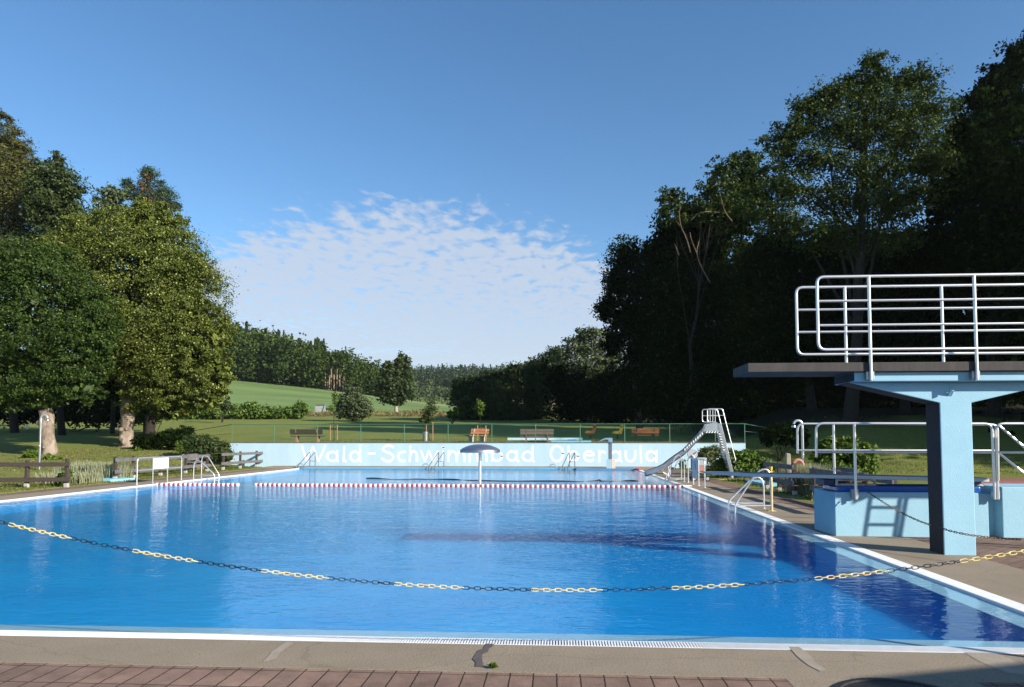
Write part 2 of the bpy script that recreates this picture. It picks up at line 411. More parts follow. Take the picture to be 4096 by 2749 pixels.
def deck_material():
    """weathered concrete with repair strips, cracks and a wet stain of its own shape"""
    m = bpy.data.materials.new('deck_concrete'); m.use_nodes = True
    nt = m.node_tree; N = nt.nodes; L = nt.links; b = N['Principled BSDF']
    b.inputs['Roughness'].default_value = 0.9; b.inputs['Specular IOR Level'].default_value = 0.2
    geo = N.new('ShaderNodeNewGeometry')
    def noise(sc, det=8, ro=0.7):
        n = N.new('ShaderNodeTexNoise'); n.inputs['Scale'].default_value = sc; n.inputs['Detail'].default_value = det; n.inputs['Roughness'].default_value = ro
        L.new(geo.outputs['Position'], n.inputs['Vector']); return n.outputs['Fac']
    def ramp(s, p0, c0, p1, c1):
        r = N.new('ShaderNodeValToRGB'); e = r.color_ramp.elements
        e[0].position = p0; e[0].color = (*c0, 1); e[1].position = p1; e[1].color = (*c1, 1); L.new(s, r.inputs['Fac']); return r.outputs['Color']
    def mixm(a, bb, fac, mode='MIX'):
        x = N.new('ShaderNodeMix'); x.data_type = 'RGBA'; x.blend_type = mode
        if isinstance(fac, float): x.inputs[0].default_value = fac
        else: L.new(fac, x.inputs[0])
        L.new(a, x.inputs[6]); L.new(bb, x.inputs[7]); return x.outputs[2]
    base = ramp(noise(0.8, 9), 0.35, (0.265, 0.220, 0.160), 0.68, (0.330, 0.275, 0.205))
    grain = ramp(noise(70, 4, 0.6), 0.33, (0.62, 0.60, 0.58), 0.6, (1.0, 1.0, 1.0))
    c = mixm(base, grain, 0.8, 'MULTIPLY')
    pits = ramp(noise(24, 3, 0.5), 0.27, (0.40, 0.37, 0.33), 0.31, (1, 1, 1))
    c = mixm(c, pits, 0.8, 'MULTIPLY')
    vor = N.new('ShaderNodeTexVoronoi'); vor.feature = 'DISTANCE_TO_EDGE'; vor.inputs['Scale'].default_value = 0.3
    dn = N.new('ShaderNodeTexNoise'); dn.inputs['Scale'].default_value = 2.5; dn.inputs['Detail'].default_value = 6; L.new(geo.outputs['Position'], dn.inputs['Vector'])
    va = N.new('ShaderNodeVectorMath'); va.operation = 'MULTIPLY_ADD'; L.new(dn.outputs['Color'], va.inputs[0]); va.inputs[1].default_value = (0.4, 0.4, 0); L.new(geo.outputs['Position'], va.inputs[2])
    L.new(va.outputs[0], vor.inputs['Vector'])
    crack = ramp(vor.outputs['Distance'], 0.0008, (0.30, 0.27, 0.23), 0.0022, (1, 1, 1))
    c = mixm(c, crack, 0.22, 'MULTIPLY')
    L.new(c, b.inputs['Base Color'])
    bp = N.new('ShaderNodeBump'); bp.inputs['Strength'].default_value = 0.5; bp.inputs['Distance'].default_value = 0.01
    L.new(noise(45, 6), bp.inputs['Height']); L.new(bp.outputs['Normal'], b.inputs['Normal'])
    return m
DECK = deck_material()

def sheet(name, polys, m, label, z0=-0.06):
    b = MB()
    for poly, z in polys:
        n = len(poly)
        b.add([(p[0], p[1], z) for p in poly] + [(p[0], p[1], z0) for p in poly],
              [tuple(range(n))] + [(i, i + n, (i + 1) % n + n, (i + 1) % n) for i in range(n)])
    return b.build(name, m, None, False, kind='structure', label=label)

GRN, GRR = 0.17, 0.21                     # grate widths
YD = 5.15                                 # near edge of the concrete strip
XD = 5.92                                 # right edge of the concrete strip
XDL = -16.45
def rect(x0, x1, y0, y1): return [(x0, y0), (x1, y0), (x1, y1), (x0, y1)]
sheet('pool_deck', [
    (rect(XDL, XD, YD, PYN - GRN), 0.0),
    (rect(PXR + GRR, XD, PYN - GRN, PYF), 0.0),
    (rect(XDL, PXL - GRN, PYN - GRN, PYF), 0.0),
    (rect(-17.2, 6.75, PYF + 0.2, YW + 0.1), 0.085),
    (rect(XDL, XD, PYF, PYF + 0.2), 0.0)], DECK, 'weathered beige concrete strip running round the pool edge')
PATCH = [(1.58, YD), (1.58, 2.5), (2.86, 2.5), (2.86, YD)]
sheet('paving', [
    ([(-40, -6), (1.58, -6), (1.58, YD), (-40, YD)], -0.004),
    ([(1.58, -6), (2.86, -6), (2.86, 2.5), (1.58, 2.5)], -0.004),
    ([(2.86, -6), (40, -6), (40, YD), (2.86, YD)], -0.004)], PAV_NEAR, 'red brown brick paving in the foreground')
sheet('path', [
    ([(XD, YD), (40, YD), (40, 12.0), (XD, 12.0)], -0.004),
    ([(XD, 12.0), (14, 12.0), (14, 15.2), (XD, 15.2)], -0.004),
    ([(XD, 15.2), (6.85, 15.2), (6.7, 22), (6.75, 30), (7.9, 33), (9.5, 36), (9.5, 38.5), (XD, PYF)], -0.004)], PAV_SIDE, 'red brown brick path along the right side of the pool')
sheet('footpath', [([(-17.0, YD), (XDL, YD), (XDL, PYF), (-17.55, PYF), (-17.6, 34), (-17.3, 27), (-17.1, 21)], -0.004)], PAV_SIDE, 'narrow brick path along the left side of the pool')
sheet('concrete_patch', [(PATCH, -0.002)], DECK, 'pale concrete patch set round the manhole cover')

# the basin: lip, walls, floor
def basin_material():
    """blue paint; the darkening of the near right water is painted into the floor colour"""
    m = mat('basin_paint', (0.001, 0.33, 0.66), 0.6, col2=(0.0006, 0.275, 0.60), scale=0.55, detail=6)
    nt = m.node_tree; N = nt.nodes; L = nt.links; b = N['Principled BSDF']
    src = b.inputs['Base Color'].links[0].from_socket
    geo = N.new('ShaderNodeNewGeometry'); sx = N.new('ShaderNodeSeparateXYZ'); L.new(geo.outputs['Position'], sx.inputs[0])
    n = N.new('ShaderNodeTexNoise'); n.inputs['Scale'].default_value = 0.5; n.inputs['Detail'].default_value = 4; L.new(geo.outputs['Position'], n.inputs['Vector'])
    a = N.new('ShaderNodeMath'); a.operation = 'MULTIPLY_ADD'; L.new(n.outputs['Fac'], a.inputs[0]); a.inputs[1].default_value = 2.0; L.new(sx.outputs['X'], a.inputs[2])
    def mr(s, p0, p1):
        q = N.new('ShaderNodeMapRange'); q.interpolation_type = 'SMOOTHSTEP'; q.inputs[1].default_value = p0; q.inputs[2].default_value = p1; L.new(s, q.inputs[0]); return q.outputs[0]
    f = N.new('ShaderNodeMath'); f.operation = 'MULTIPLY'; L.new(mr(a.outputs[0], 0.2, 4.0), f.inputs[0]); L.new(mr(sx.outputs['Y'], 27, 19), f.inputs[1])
    x = N.new('ShaderNodeMix'); x.data_type = 'RGBA'; L.new(f.outputs[0], x.inputs[0]); L.new(src, x.inputs[6]); x.inputs[7].default_value = (0.0, 0.235, 0.58, 1)  # flat floor tinted darker here, stands in for the dark water
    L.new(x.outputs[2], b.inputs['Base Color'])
    # light spreads sideways in the water body
    b.subsurface_method = 'BURLEY'; b.inputs['Subsurface Weight'].default_value = 1.0
    b.inputs['Subsurface Radius'].default_value = (0.6, 0.9, 1.0); b.inputs['Subsurface Scale'].default_value = 1.0
    return m
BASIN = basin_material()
b = MB()
x0, x1, y0, y1 = PXL, PXR, PYN, PYF
LW = 0.30
def loop(x0, x1, y0, y1, z): return [(x0, y0, z), (x1, y0, z), (x1, y1, z), (x0, y1, z)]

zf = [-2.6, -2.6, -1.25, -1.25]
ys_ = [y0 + LW, 16, 21, 26, y1 - 0.02]; zs_ = [-0.30, -0.30, -0.29, -0.28, -0.27]
for k in range(4):
    ya, yb, za, zb_ = ys_[k], ys_[k + 1], zs_[k], zs_[k + 1]
    b.add([(x0 + LW, ya, za), (x1 - LW, ya, za), (x1 - LW, yb, zb_), (x0 + LW, yb, zb_)], [(0, 1, 2, 3)])
    b.add([(x0 + LW, ya, za), (x0 + LW, yb, zb_), (x0 + LW, yb, -0.031), (x0 + LW, ya, -0.031)], [(0, 1, 2, 3)])
    b.add([(x1 - LW, ya, za), (x1 - LW, yb, zb_), (x1 - LW, yb, -0.031), (x1 - LW, ya, -0.031)], [(3, 2, 1, 0)])
b.add([(x0 + LW, y0 + LW, zs_[0]), (x1 - LW, y0 + LW, zs_[0]), (x1 - LW, y0 + LW, -0.031), (x0 + LW, y0 + LW, -0.031)], [(3, 2, 1, 0)])
b.add([(x0 + LW, y1 - 0.02, zs_[-1]), (x1 - LW, y1 - 0.02, zs_[-1]), (x1 - LW, y1 - 0.02, -0.031), (x0 + LW, y1 - 0.02, -0.031)], [(0, 1, 2, 3)])
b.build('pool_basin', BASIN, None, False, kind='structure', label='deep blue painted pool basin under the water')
b = MB()
o_ = loop(x0, x1, y0, y1, -0.026); i_ = loop(x0 + LW, x1 - LW, y0 + LW, y1 - 0.02, -0.031)
o_[2] = (x1, y1, -0.026); o_[3] = (x0, y1, -0.026)
b.add(o_ + i_, [(0, 1, 5, 4), (1, 2, 6, 5), (3, 0, 4, 7)])
b.build('pool_lip', LIP, None, False, kind='structure', label='submerged pale blue sloping lip of the pool')
# raised far coping
b = MB(); b.box(PXL - 0.2, PXR + 0.25, PYF - 0.02, PYF + 0.2, -0.4, 0.083)
b.build('pool_coping', mat('coping_blue', (0.14, 0.36, 0.52), 0.6, col2=(0.11, 0.30, 0.46), scale=4), None, False, kind='structure', label='raised blue coping along the far end of the pool')

def water_material():
    m = bpy.data.materials.new('water'); m.use_nodes = True
    nt = m.node_tree; N = nt.nodes; L = nt.links; N.clear()
    out = N.new('ShaderNodeOutputMaterial')
    geo = N.new('ShaderNodeNewGeometry')
    def noise(sc, det, st=(1, 1, 1)):
        mp = N.new('ShaderNodeMapping'); mp.inputs['Scale'].default_value = st; L.new(geo.outputs['Position'], mp.inputs['Vector'])
        n = N.new('ShaderNodeTexNoise'); n.inputs['Scale'].default_value = sc; n.inputs['Detail'].default_value = det; n.inputs['Roughness'].default_value = 0.5
        L.new(mp.outputs[0], n.inputs['Vector']); return n.outputs['Fac']
    a = N.new('ShaderNodeMath'); a.operation = 'MULTIPLY_ADD'
    L.new(noise(1.3, 2, (1, 1.3, 1)), a.inputs[0]); a.inputs[1].default_value = 0.55
    q = N.new('ShaderNodeMath'); q.operation = 'MULTIPLY'; L.new(noise(6.5, 3, (0.8, 1.4, 1)), q.inputs[0]); q.inputs[1].default_value = 0.26
    q2 = N.new('ShaderNodeMath'); q2.operation = 'MULTIPLY_ADD'; L.new(noise(15.0, 2, (0.7, 1.5, 1)), q2.inputs[0]); q2.inputs[1].default_value = 0.10; L.new(q.outputs[0], q2.inputs[2])
    L.new(q2.outputs[0], a.inputs[2])
    bp = N.new('ShaderNodeBump'); bp.inputs['Strength'].default_value = 1.0; bp.inputs['Distance'].default_value = 0.026
    L.new(a.outputs[0], bp.inputs['Height'])
    dt = N.new('ShaderNodeVectorMath'); dt.operation = 'DOT_PRODUCT'; L.new(bp.outputs[0], dt.inputs[0]); L.new(geo.outputs['Incoming'], dt.inputs[1])
    def mth(op, x, v=None, clamp=False):
        n_ = N.new('ShaderNodeMath'); n_.operation = op; n_.use_clamp = clamp; L.new(x, n_.inputs[0])
        if v is not None: n_.inputs[1].default_value = v
        return n_.outputs[0]
    inv = N.new('ShaderNodeMath'); inv.operation = 'SUBTRACT'; inv.use_clamp = True; inv.inputs[0].default_value = 1.0; L.new(mth('ABSOLUTE', dt.outputs['Value']), inv.inputs[1])
    p5 = mth('POWER', inv.outputs[0], 5.0)
    fr_ = N.new('ShaderNodeMath'); fr_.operation = 'MULTIPLY_ADD'; fr_.use_clamp = True; L.new(p5, fr_.inputs[0]); fr_.inputs[1].default_value = 0.74; fr_.inputs[2].default_value = 0.02
    gl = N.new('ShaderNodeBsdfGlossy'); gl.inputs['Roughness'].default_value = 0.02; L.new(bp.outputs[0], gl.inputs['Normal'])
    gl.inputs['Color'].default_value = (0.97, 0.98, 1, 1)
    tr = N.new('ShaderNodeBsdfTransparent'); tr.inputs['Color'].default_value = (0.80, 0.95, 1.0, 1)
    mx = N.new('ShaderNodeMixShader'); L.new(fr_.outputs[0], mx.inputs[0]); L.new(tr.outputs[0], mx.inputs[1]); L.new(gl.outputs[0], mx.inputs[2])
    L.new(mx.outputs[0], out.inputs['Surface'])
    return m
b = MB(); b.add(loop(PXL + 0.02, PXR - 0.02, PYN + 0.02, PYF - 0.02, -0.022), [(0, 1, 2, 3)])
b.build('pool_water', water_material(), None, False, kind='structure', label='clear rippled blue water filling the pool')

# overflow grates
def grate(name, axis, a0, a1, w0, w1, pitch, label):
    b = MB()
    n = int((a1 - a0) / pitch)
    for k in range(n):
        c = a0 + (k + 0.5) * pitch; h = pitch * 0.29
        if axis == 'x': b.box(c - h, c + h, w0 + 0.012, w1 - 0.012, -0.028, 0.003)
        else: b.box(w0 + 0.012, w1 - 0.012, c - h, c + h, -0.028, 0.003)
    if axis == 'x':
        b.box(a0, a1, w0 + 0.001, w0 + 0.011, -0.03, 0.001); b.box(a0, a1, w1 - 0.011, w1 - 0.001, -0.03, 0.001)
    else:
        b.box(w0 + 0.001, w0 + 0.011, a0, a1, -0.03, 0.001); b.box(w1 - 0.011, w1 - 0.001, a0, a1, -0.03, 0.001)
    o = b.build(name, WHITEP, None, False)
    tag(o, label, 'grate', 'white overflow grates along the pool edge')
    t = MB()
    if axis == 'x': t.add([(a0, w0, -0.09), (a1, w0, -0.09), (a1, w1, -0.09), (a0, w1, -0.09)], [(0, 1, 2, 3)])
    else: t.add([(w0, a0, -0.09), (w1, a0, -0.09), (w1, a1, -0.09), (w0, a1, -0.09)], [(0, 1, 2, 3)])
    ch = t.build('channel', mat('channel', (0.42, 0.44, 0.46), 0.7), o, False)
    return o
grate('overflow_grate', 'x', PXL - GRN, PXR + GRR, PYN - GRN, PYN, 0.0235, 'white slotted overflow grate between the near concrete strip and the water')
grate('overflow_grate', 'y', PYN, PYF, PXR, PXR + GRR, 0.034, 'white slotted overflow grate running past the diving boards')
grate('overflow_grate', 'y', PYN, PYF, PXL - GRN, PXL, 0.034, 'white slotted overflow grate on the side of the shady trees and wooden fence')

# wet stain, repair strips and weed in the foreground concrete
def flat(name, pts, z, m, label, kind='structure'):
    b = MB(); n = len(pts); b.add([(p[0], p[1], z) for p in pts], [tuple(range(n))])
    return b.build(name, m, None, False, kind=kind, label=label)
R8B = zc((1400, 2480, 0.4279))
STAINM = mat('wet_concrete', (0.085, 0.068, 0.055), 0.55, col2=(0.12, 0.095, 0.075), scale=9)
def gpoly(conv, pts): return [G(*conv(*p)) for p in pts]
flat('stain', gpoly(R8B, [(1270, 226), (1350, 230), (1330, 255), (1300, 270), (1290, 305), (1235, 325), (1235, 380), (1250, 420), (1220, 440), (1170, 440), (1175, 400), (1145, 370), (1170, 330), (1195, 290), (1245, 270)]), 0.0045, STAINM, 'dark wet stain on the near concrete strip')
R7 = zc((0, 2000, 0.856)); Q7 = zc((3000, 2500, 0.469))
REP = mat('repair_mortar', (0.33, 0.285, 0.22), 0.9, col2=(0.28, 0.235, 0.18), scale=6, bump=0.2, bscale=40)
flat('mortar_repair', gpoly(R7, [(1340, 665), (1375, 668), (1310, 715), (1290, 745), (1225, 762), (1250, 735), (1270, 710)]), 0.004, REP, 'pale mortar repair across the near concrete strip, left of the wet stain')
flat('mortar_repair', gpoly(Q7, [(330, 190), (420, 192), (520, 270), (560, 330), (650, 385), (600, 400), (500, 350), (410, 280)]), 0.004, REP, 'pale mortar repair across the near concrete strip, right of centre')
flat('mortar_repair', gpoly(Q7, [(1790, 212), (2000, 212), (2220, 290), (2337, 360), (2337, 430), (2180, 410), (1930, 300), (1850, 250)]), 0.002, REP, 'broad pale mortar repair by the shadow in the corner')
# manhole
mc = (2.2, 4.72)
b = MB(); b.lathe([(0.44, -0.02), (0.44, 0.012), (0.40, 0.014), (0.39, 0.006), (0.30, 0.006), (0.29, 0.012), (0.05, 0.012), (0.045, 0.006), (0.001, 0.006)], (mc[0], mc[1], 0), 48)
tag(b.build('manhole_cover', IRON, None), 'round dark iron manhole cover set in the concrete patch', 'manhole cover')

# ------------------------------------------------------------------ leaves
def unit(rs, n):
    v = rs.normal(size=(n, 3)); return v / np.linalg.norm(v, axis=1, keepdims=True)
def leaf_quads(P, Nrm, size, rs, asp=0.6):
    n = len(P)
    t = rs.normal(size=(n, 3)); t -= (t * Nrm).sum(1, keepdims=True) * Nrm; t /= np.linalg.norm(t, axis=1, keepdims=True) + 1e-9
    bt = np.cross(Nrm, t)
    L_ = (size * rs.uniform(0.65, 1.35, n))[:, None]; W_ = L_ * asp
    q = np.stack([P - t * L_ * 0.5, P + bt * W_ * 0.5 - t * L_ * 0.05, P + t * L_ * 0.5, P - bt * W_ * 0.5 - t * L_ * 0.05], 1)
    V = q.reshape(-1, 3); Fq = np.arange(4 * n, dtype=np.int32).reshape(n, 4)
    return V, Fq
def crown_points(blobs, n, rs, per=22, spread=0.10, depth=0.42, up=0.25, droop=0.0, outw=0.7):
    B = np.array(blobs, float)
    area = (B[:, 3] * B[:, 4] + B[:, 4] * B[:, 5] + B[:, 3] * B[:, 5])
    nc = max(1, n // per)
    ib = rs.choice(len(B), nc, p=area / area.sum())
    d = unit(rs, nc)
    rad = 1 - np.abs(rs.normal(size=nc)) * depth * 0.6
    rad = np.clip(rad, 0.15, 1.0) * rs.uniform(0.92, 1.07, nc)
    Cn = B[ib, :3] + d * B[ib, 3:6] * rad[:, None]
    # drop most clumps buried deep in another blob
    keep = np.ones(nc, bool)
    for k in range(len(B)):
        q = np.linalg.norm((Cn - B[k, :3]) / B[k, 3:6], axis=1)
        keep &= ~((q < 0.62) & (ib != k) & (rs.uniform(size=nc) < 0.75))
    Cn, d, ib = Cn[keep], d[keep], ib[keep]
    nc = len(Cn)
    k = rs.integers(0, nc, n)
    sz = B[ib, 3:6].mean(1) * spread
    sc = (sz * rs.uniform(0.6, 1.6, nc))[k][:, None]
    off = rs.normal(size=(n, 3)) * sc * np.array([1.15, 1.15, 0.7])
    P = Cn[k] + off
    P[:, 2] -= droop * np.abs(off[:, 0] + off[:, 1])
    Nr = d[k] * outw + rs.normal(size=(n, 3)) * 0.75 + np.array([0, 0, up])
    Nr /= np.linalg.norm(Nr, axis=1, keepdims=True)
    return P, Nr
def blob_px(Y, lst):
    """crown lobes given by column,row centre and half sizes at distance Y (+ optional depth offset/half depth)"""
    out = []
    for t in lst:
        px, py, rx, ry = t[:4]; dy = t[4] if len(t) > 4 else 0.0
        y = Y + dy; p = A(px, py, y); s = y / F
        ryd = t[5] if len(t) > 5 else (rx + ry) / 2 * s * 0.85
        out.append((p[0], p[1], p[2], rx * s, ryd, ry * s))
    return out
def trunk_mesh(b, base, top, r0, r1, rs, n=7, sides=10, wob=0.12, flare=1.12):
    base = np.array(base, float); top = np.array(top, float)
    pts = []; rad = []
    for i in range(n + 1):
        t = i / n
        p = base * (1 - t) + top * t
        if 0 < i < n: p = p + np.array([rs.normal() * wob, rs.normal() * wob, 0])
        pts.append(p); rad.append((r0 * (1 - t) + r1 * t) * (flare if i == 0 else 1.0) * (1 + rs.normal() * 0.04))
    b.tube(pts, rad, sides); return pts
def make_tree(name, label, base, blobs, n, size, lm, bark, r0, seed, cat='tree', group=None, per=22, spread=0.1, depth=0.42, up=0.25, limbs=7, burls=0, limb_bark=None, asp=0.6, top=None, droop=0.0, outw=0.7, wob=0.12, core=0.0):
    rs = np.random.default_rng(seed)
    t = thing(name, label, cat, base, group)
    B = np.array(blobs, float)
    cen = B[:, :3].mean(0)
    b = MB()
    tp = np.array(top if top is not None else [cen[0] * 0.8 + base[0] * 0.2, cen[1] * 0.8 + base[1] * 0.2, B[:, 2].max() - 0.2 * B[:, 5].max()])
    bs = np.array(base, float) - np.array([0, 0, 0.15])
    if limb_bark is not None:        # pale lower trunk, dark leader and limbs above
        lo = bs + (tp - bs) * 0.30; trunk_mesh(b, bs, lo, r0, r0 * 0.86, rs, wob=wob * 0.4); bt = b; b = MB()
        pts = trunk_mesh(b, lo, tp, r0 * 0.86, r0 * 0.3, rs, wob=wob, flare=1.0)
    else: pts = trunk_mesh(b, bs, tp, r0, r0 * 0.3, rs, wob=wob)
    for k in range(limbs):
        i = int(rs.integers(2, len(pts) - 1)); tgt = B[k % len(B)]
        e = tgt[:3] + unit(rs, 1)[0] * tgt[3:6] * 0.8
        if e[2] < pts[i][2]: e[2] = pts[i][2] + 0.3 * abs(e[2] - pts[i][2])
        mid = (pts[i] + e) / 2 + rs.normal(size=3) * 0.25
        rr = r0 * 0.38 * (1 - i / (len(pts) + 2))
        b.tube([pts[i], mid, e], [rr, rr * 0.6, rr * 0.2], 6)
    if limb_bark is not None: b.build('limbs', limb_bark, t); b = bt
    for k in range(burls):
        q_ = rs.uniform(0.02, 0.30); a_ = rs.uniform(math.pi * 0.9, math.pi * 2.1); pc = bs * (1 - q_) + tp * q_
        rr = r0 * (1 - 0.7 * q_) * 0.97; b.sphere((pc[0] + math.cos(a_) * rr, pc[1] + math.sin(a_) * rr, pc[2]), r0 * rs.uniform(0.18, 0.42), 9, 6, (1, 1, rs.uniform(0.8, 1.7)))
    b.build('trunk', bark, t)
    P, Nr = crown_points(blobs, n, rs, per, spread, depth, up, droop, outw)
    V, Fq = leaf_quads(P, Nr, size, rs, asp)
    if core > 0:
        m_ = int(n * core)
        Bi = rs.choice(len(B), m_); d = unit(rs, m_); P2 = B[Bi, :3] + d * B[Bi, 3:6] * rs.uniform(0.1, 0.62, m_)[:, None]
        V2, F2 = leaf_quads(P2, unit(rs, m_), size * 3.0, rs, 0.9)
        V = np.concatenate([V, V2]); Fq = np.concatenate([Fq, F2 + 4 * n])
    npmesh('crown', V, Fq, lm, t)
    return t
def make_bush(name, label, base, blobs, n, size, lm, seed, cat='bush', group=None, per=18, spread=0.13, depth=0.5, up=0.35, asp=0.55, stems=6, bark=None):
    rs = np.random.default_rng(seed)
    t = thing(name, label, cat, base, group); B = np.array(blobs, float)
    P, Nr = crown_points(blobs, n, rs, per, spread, depth, up)
    V, Fq = leaf_quads(P, Nr, size, rs, asp)
    npmesh('foliage', V, Fq, lm, t)
    b = MB()
    for k in range(stems):
        q = B[k % len(B)]; e = q[:3] + unit(rs, 1)[0] * q[3:6] * 0.7
        b.tube([np.array(base) + [rs.normal() * 0.1, rs.normal() * 0.1, -0.05], (np.array(base) + e) / 2 + rs.normal(size=3) * 0.1, e], [0.035, 0.025, 0.01], 5)
    b.build('stem', bark or BARKD, t)
    return t
#@@PART2
# ------------------------------------------------------------------ lettered wall at the far end
L1 = zc((1180, 1760, 0.21395)); L2 = zc((1660, 1760, 0.21395)); L3 = zc((2150, 1760, 0.21395))
b = MB(); b.box(WL, WR, YW, YW + 0.22, -0.2, WTOP)
wall = b.build('lettered_wall', BLUEWALL, None, False, bevel=0.012)
tag(wall, 'long pale blue wall painted with large white lettering behind the far end of the pool', 'wall')
b = MB(); b.box(WL - 0.03, WR + 0.03, YW - 0.012, YW + 0.3, WTOP + 0.002, WTOP + 0.05)
b.build('wall_cap', mat('wall_cap', (0.06, 0.06, 0.065), 0.8, col2=(0.11, 0.11, 0.11), scale=3), wall, False)

def ribbon(b, pts, w, yoff):
    P = np.array([A(p[0], p[1], YW)[[0, 2]] for p in pts]); n = len(P)
    D = np.diff(P, axis=0); D /= np.linalg.norm(D, axis=1, keepdims=True) + 1e-9
    # square-ish cap extension, rounded below by two extra points
    P[0] -= D[0] * w * 0.25; P[-1] += D[-1] * w * 0.25
    Lf, Rt = [], []
    for i in range(n):
        a = D[max(i - 1, 0)]; c = D[min(i, n - 2)]; t = a + c; ln = np.linalg.norm(t)
        t = t / ln if ln > 0.3 else c
        nr = np.array([-t[1], t[0]]); k = w / 2 / max(0.55, abs(nr @ np.array([-c[1], c[0]])))
        k *= 0.82 if i in (0, n - 1) else 1
        Lf.append(P[i] + nr * k); Rt.append(P[i] - nr * k)
    y = YW - yoff
    vs = [(p[0], y, p[1]) for p in Lf] + [(p[0], y, p[1]) for p in Rt]
    b.add(vs, [(i, n + i, n + i + 1, i + 1) for i in range(n - 1)])
def circ(cx, cy, rx, ry, n=25, a0=0, a1=360):
    return [(cx + rx * math.cos(math.radians(a0 + (a1 - a0) * k / (n - 1))), cy + ry * math.sin(math.radians(a0 + (a1 - a0) * k / (n - 1)))) for k in range(n)]
def smooth(pts, it=2):
    for _ in range(it):
        q = [pts[0]]
        for a, c in zip(pts[:-1], pts[1:]):
            q += [(0.75 * a[0] + 0.25 * c[0], 0.75 * a[1] + 0.25 * c[1]), (0.25 * a[0] + 0.75 * c[0], 0.25 * a[1] + 0.75 * c[1])]
        q.append(pts[-1]); pts = q
    return pts
GLYPHS = [
    ('W', L1, [[(130, 105), (210, 395)], [(210, 395), (340, 125)], [(340, 125), (437, 400)], [(437, 400), (565, 105)]]),
    ('a', L1, [circ(697, 308, 95, 84), [(787, 205), (787, 385), (806, 402)]]),
    ('l', L1, [[(922, 120), (909, 395), (955, 400)]]),
    ('d', L1, [circ(1117, 308, 85, 88), [(1217, 105), (1211, 390), (1242, 402)]]),
    ('-', L1, [[(1372, 255), (1496, 253)]]),
    ('S', L1, [smooth([(1838, 140), (1795, 112), (1740, 105), (1680, 118), (1642, 155), (1648, 197), (1690, 222), (1750, 238), (1812, 265), (1842, 308), (1826, 362), (1782, 394), (1735, 404), (1680, 390), (1622, 346)])]),
    ('c', L1, [smooth([(2065, 228), (2010, 220), (1958, 240), (1930, 290), (1928, 330), (1950, 377), (1997, 396), (2060, 388)])]),
    ('h', L1, [[(2155, 112), (2146, 402)], smooth([(2150, 300), (2172, 232), (2218, 212), (2258, 228), (2280, 270), (2278, 402)])]),
    ('w', L2, [[(115, 205), (185, 400)], [(185, 400), (258, 205)], [(258, 205), (335, 400)], [(335, 400), (425, 205)]]),
    ('i', L2, [[(526, 212), (522, 400)], circ(523, 145, 9, 9, 9)]),
    ('m', L2, [[(622, 205), (622, 403)], smooth([(622, 300), (648, 232), (700, 212), (752, 232), (780, 290), (780, 403)]), smooth([(782, 300), (812, 232), (862, 212), (902, 232), (917, 290), (920, 403)])]),
    ('m', L2, [[(1022, 205), (1020, 408)], smooth([(1021, 300), (1048, 232), (1098, 212), (1150, 234), (1171, 290), (1172, 403)]), smooth([(1174, 300), (1205, 232), (1260, 212), (1312, 234), (1335, 290), (1337, 403)])]),
    ('b', L2, [[(1440, 120), (1440, 400)], circ(1532, 305, 93, 86)]),
    ('a', L2, [circ(1812, 300, 90, 86), [(1905, 205), (1905, 385), (1935, 402)]]),
    ('d', L2, [circ(2105, 305, 90, 85), [(2200, 110), (2195, 390), (2226, 402)]]),
    ('O', L3, [circ(360, 255, 113, 143, 33)]),
    ('b', L3, [[(580, 115), (580, 400)], circ(668, 305, 92, 86)]),
    ('e', L3, [[(888, 286), (1046, 290)], smooth([(1046, 286), (1040, 250), (1005, 220), (955, 211), (905, 230), (872, 275), (870, 322), (890, 367), (932, 394), (982, 395), (1046, 370)])]),
    ('r', L3, [[(1150, 205), (1157, 403)], smooth([(1152, 285), (1180, 228), (1230, 213), (1265, 246)])]),
    ('a', L3, [circ(1452, 305, 88, 86), [(1541, 208), (1541, 388), (1572, 404)]]),
    ('u', L3, [smooth([(1650, 205), (1648, 310), (1664, 372), (1715, 404), (1772, 396), (1816, 350), (1826, 290), (1828, 205)])]),
    ('l', L3, [[(1924, 112), (1935, 424)]]),
    ('a', L3, [circ(2120, 302, 84, 88), [(2222, 200), (2220, 415)]]),
]
for ch, conv, strokes in GLYPHS:
    b = MB()
    for k, s in enumerate(strokes):
        ribbon(b, [conv(*p) for p in s], 0.140, 0.004 + 0.0015 * k)
    o = b.build('letter', WHITEPAINT, wall, False)

# ------------------------------------------------------------------ green fence on top of the wall
fence = thing('wire_fence', 'green chain link fence with thin posts on top of the lettered wall', 'fence', ((WL + WR) / 2, YW + 0.25, WTOP))
YF = YW + 0.25; ZF = 2.62
pcols = [927.8, 1097.7, 1270, 1443, 1617, 1792, 1967, 2142, 2320, 2498, 2678, 2860, 2978]
pxs = [float(A(c_, 1700, YF)[0]) for c_ in pcols]
cornL = np.array([pxs[0] - 6.0, YF + 7.0]); cornR = np.array([pxs[-1] + 5.0, YF + 6.0])
zL = gz(*cornL); zR = gz(*cornR)
b = MB()
b.tube([(cornL[0], cornL[1], zL + 0.8), (pxs[0], YF, ZF)] , 0.022, 6)
b.tube([(pxs[0], YF, ZF), (pxs[-1], YF, ZF)], 0.024, 6)
b.tube([(pxs[-1], YF, ZF), (cornR[0], cornR[1], ZF - 0.5)], 0.022, 6)
b.build('top_rail', FGREEN, fence)
b = MB(); b.tube([(cornL[0], cornL[1], zL + 0.3), (pxs[0], YF, WTOP + 0.6)], 0.012, 5); b.build('side_wire', FGREEN, fence)
b = MB(); b.tube([(pxs[-1], YF, WTOP + 0.7), (cornR[0], cornR[1], WTOP + 0.45)], 0.015, 5); b.build('side_wire', FGREEN, fence)
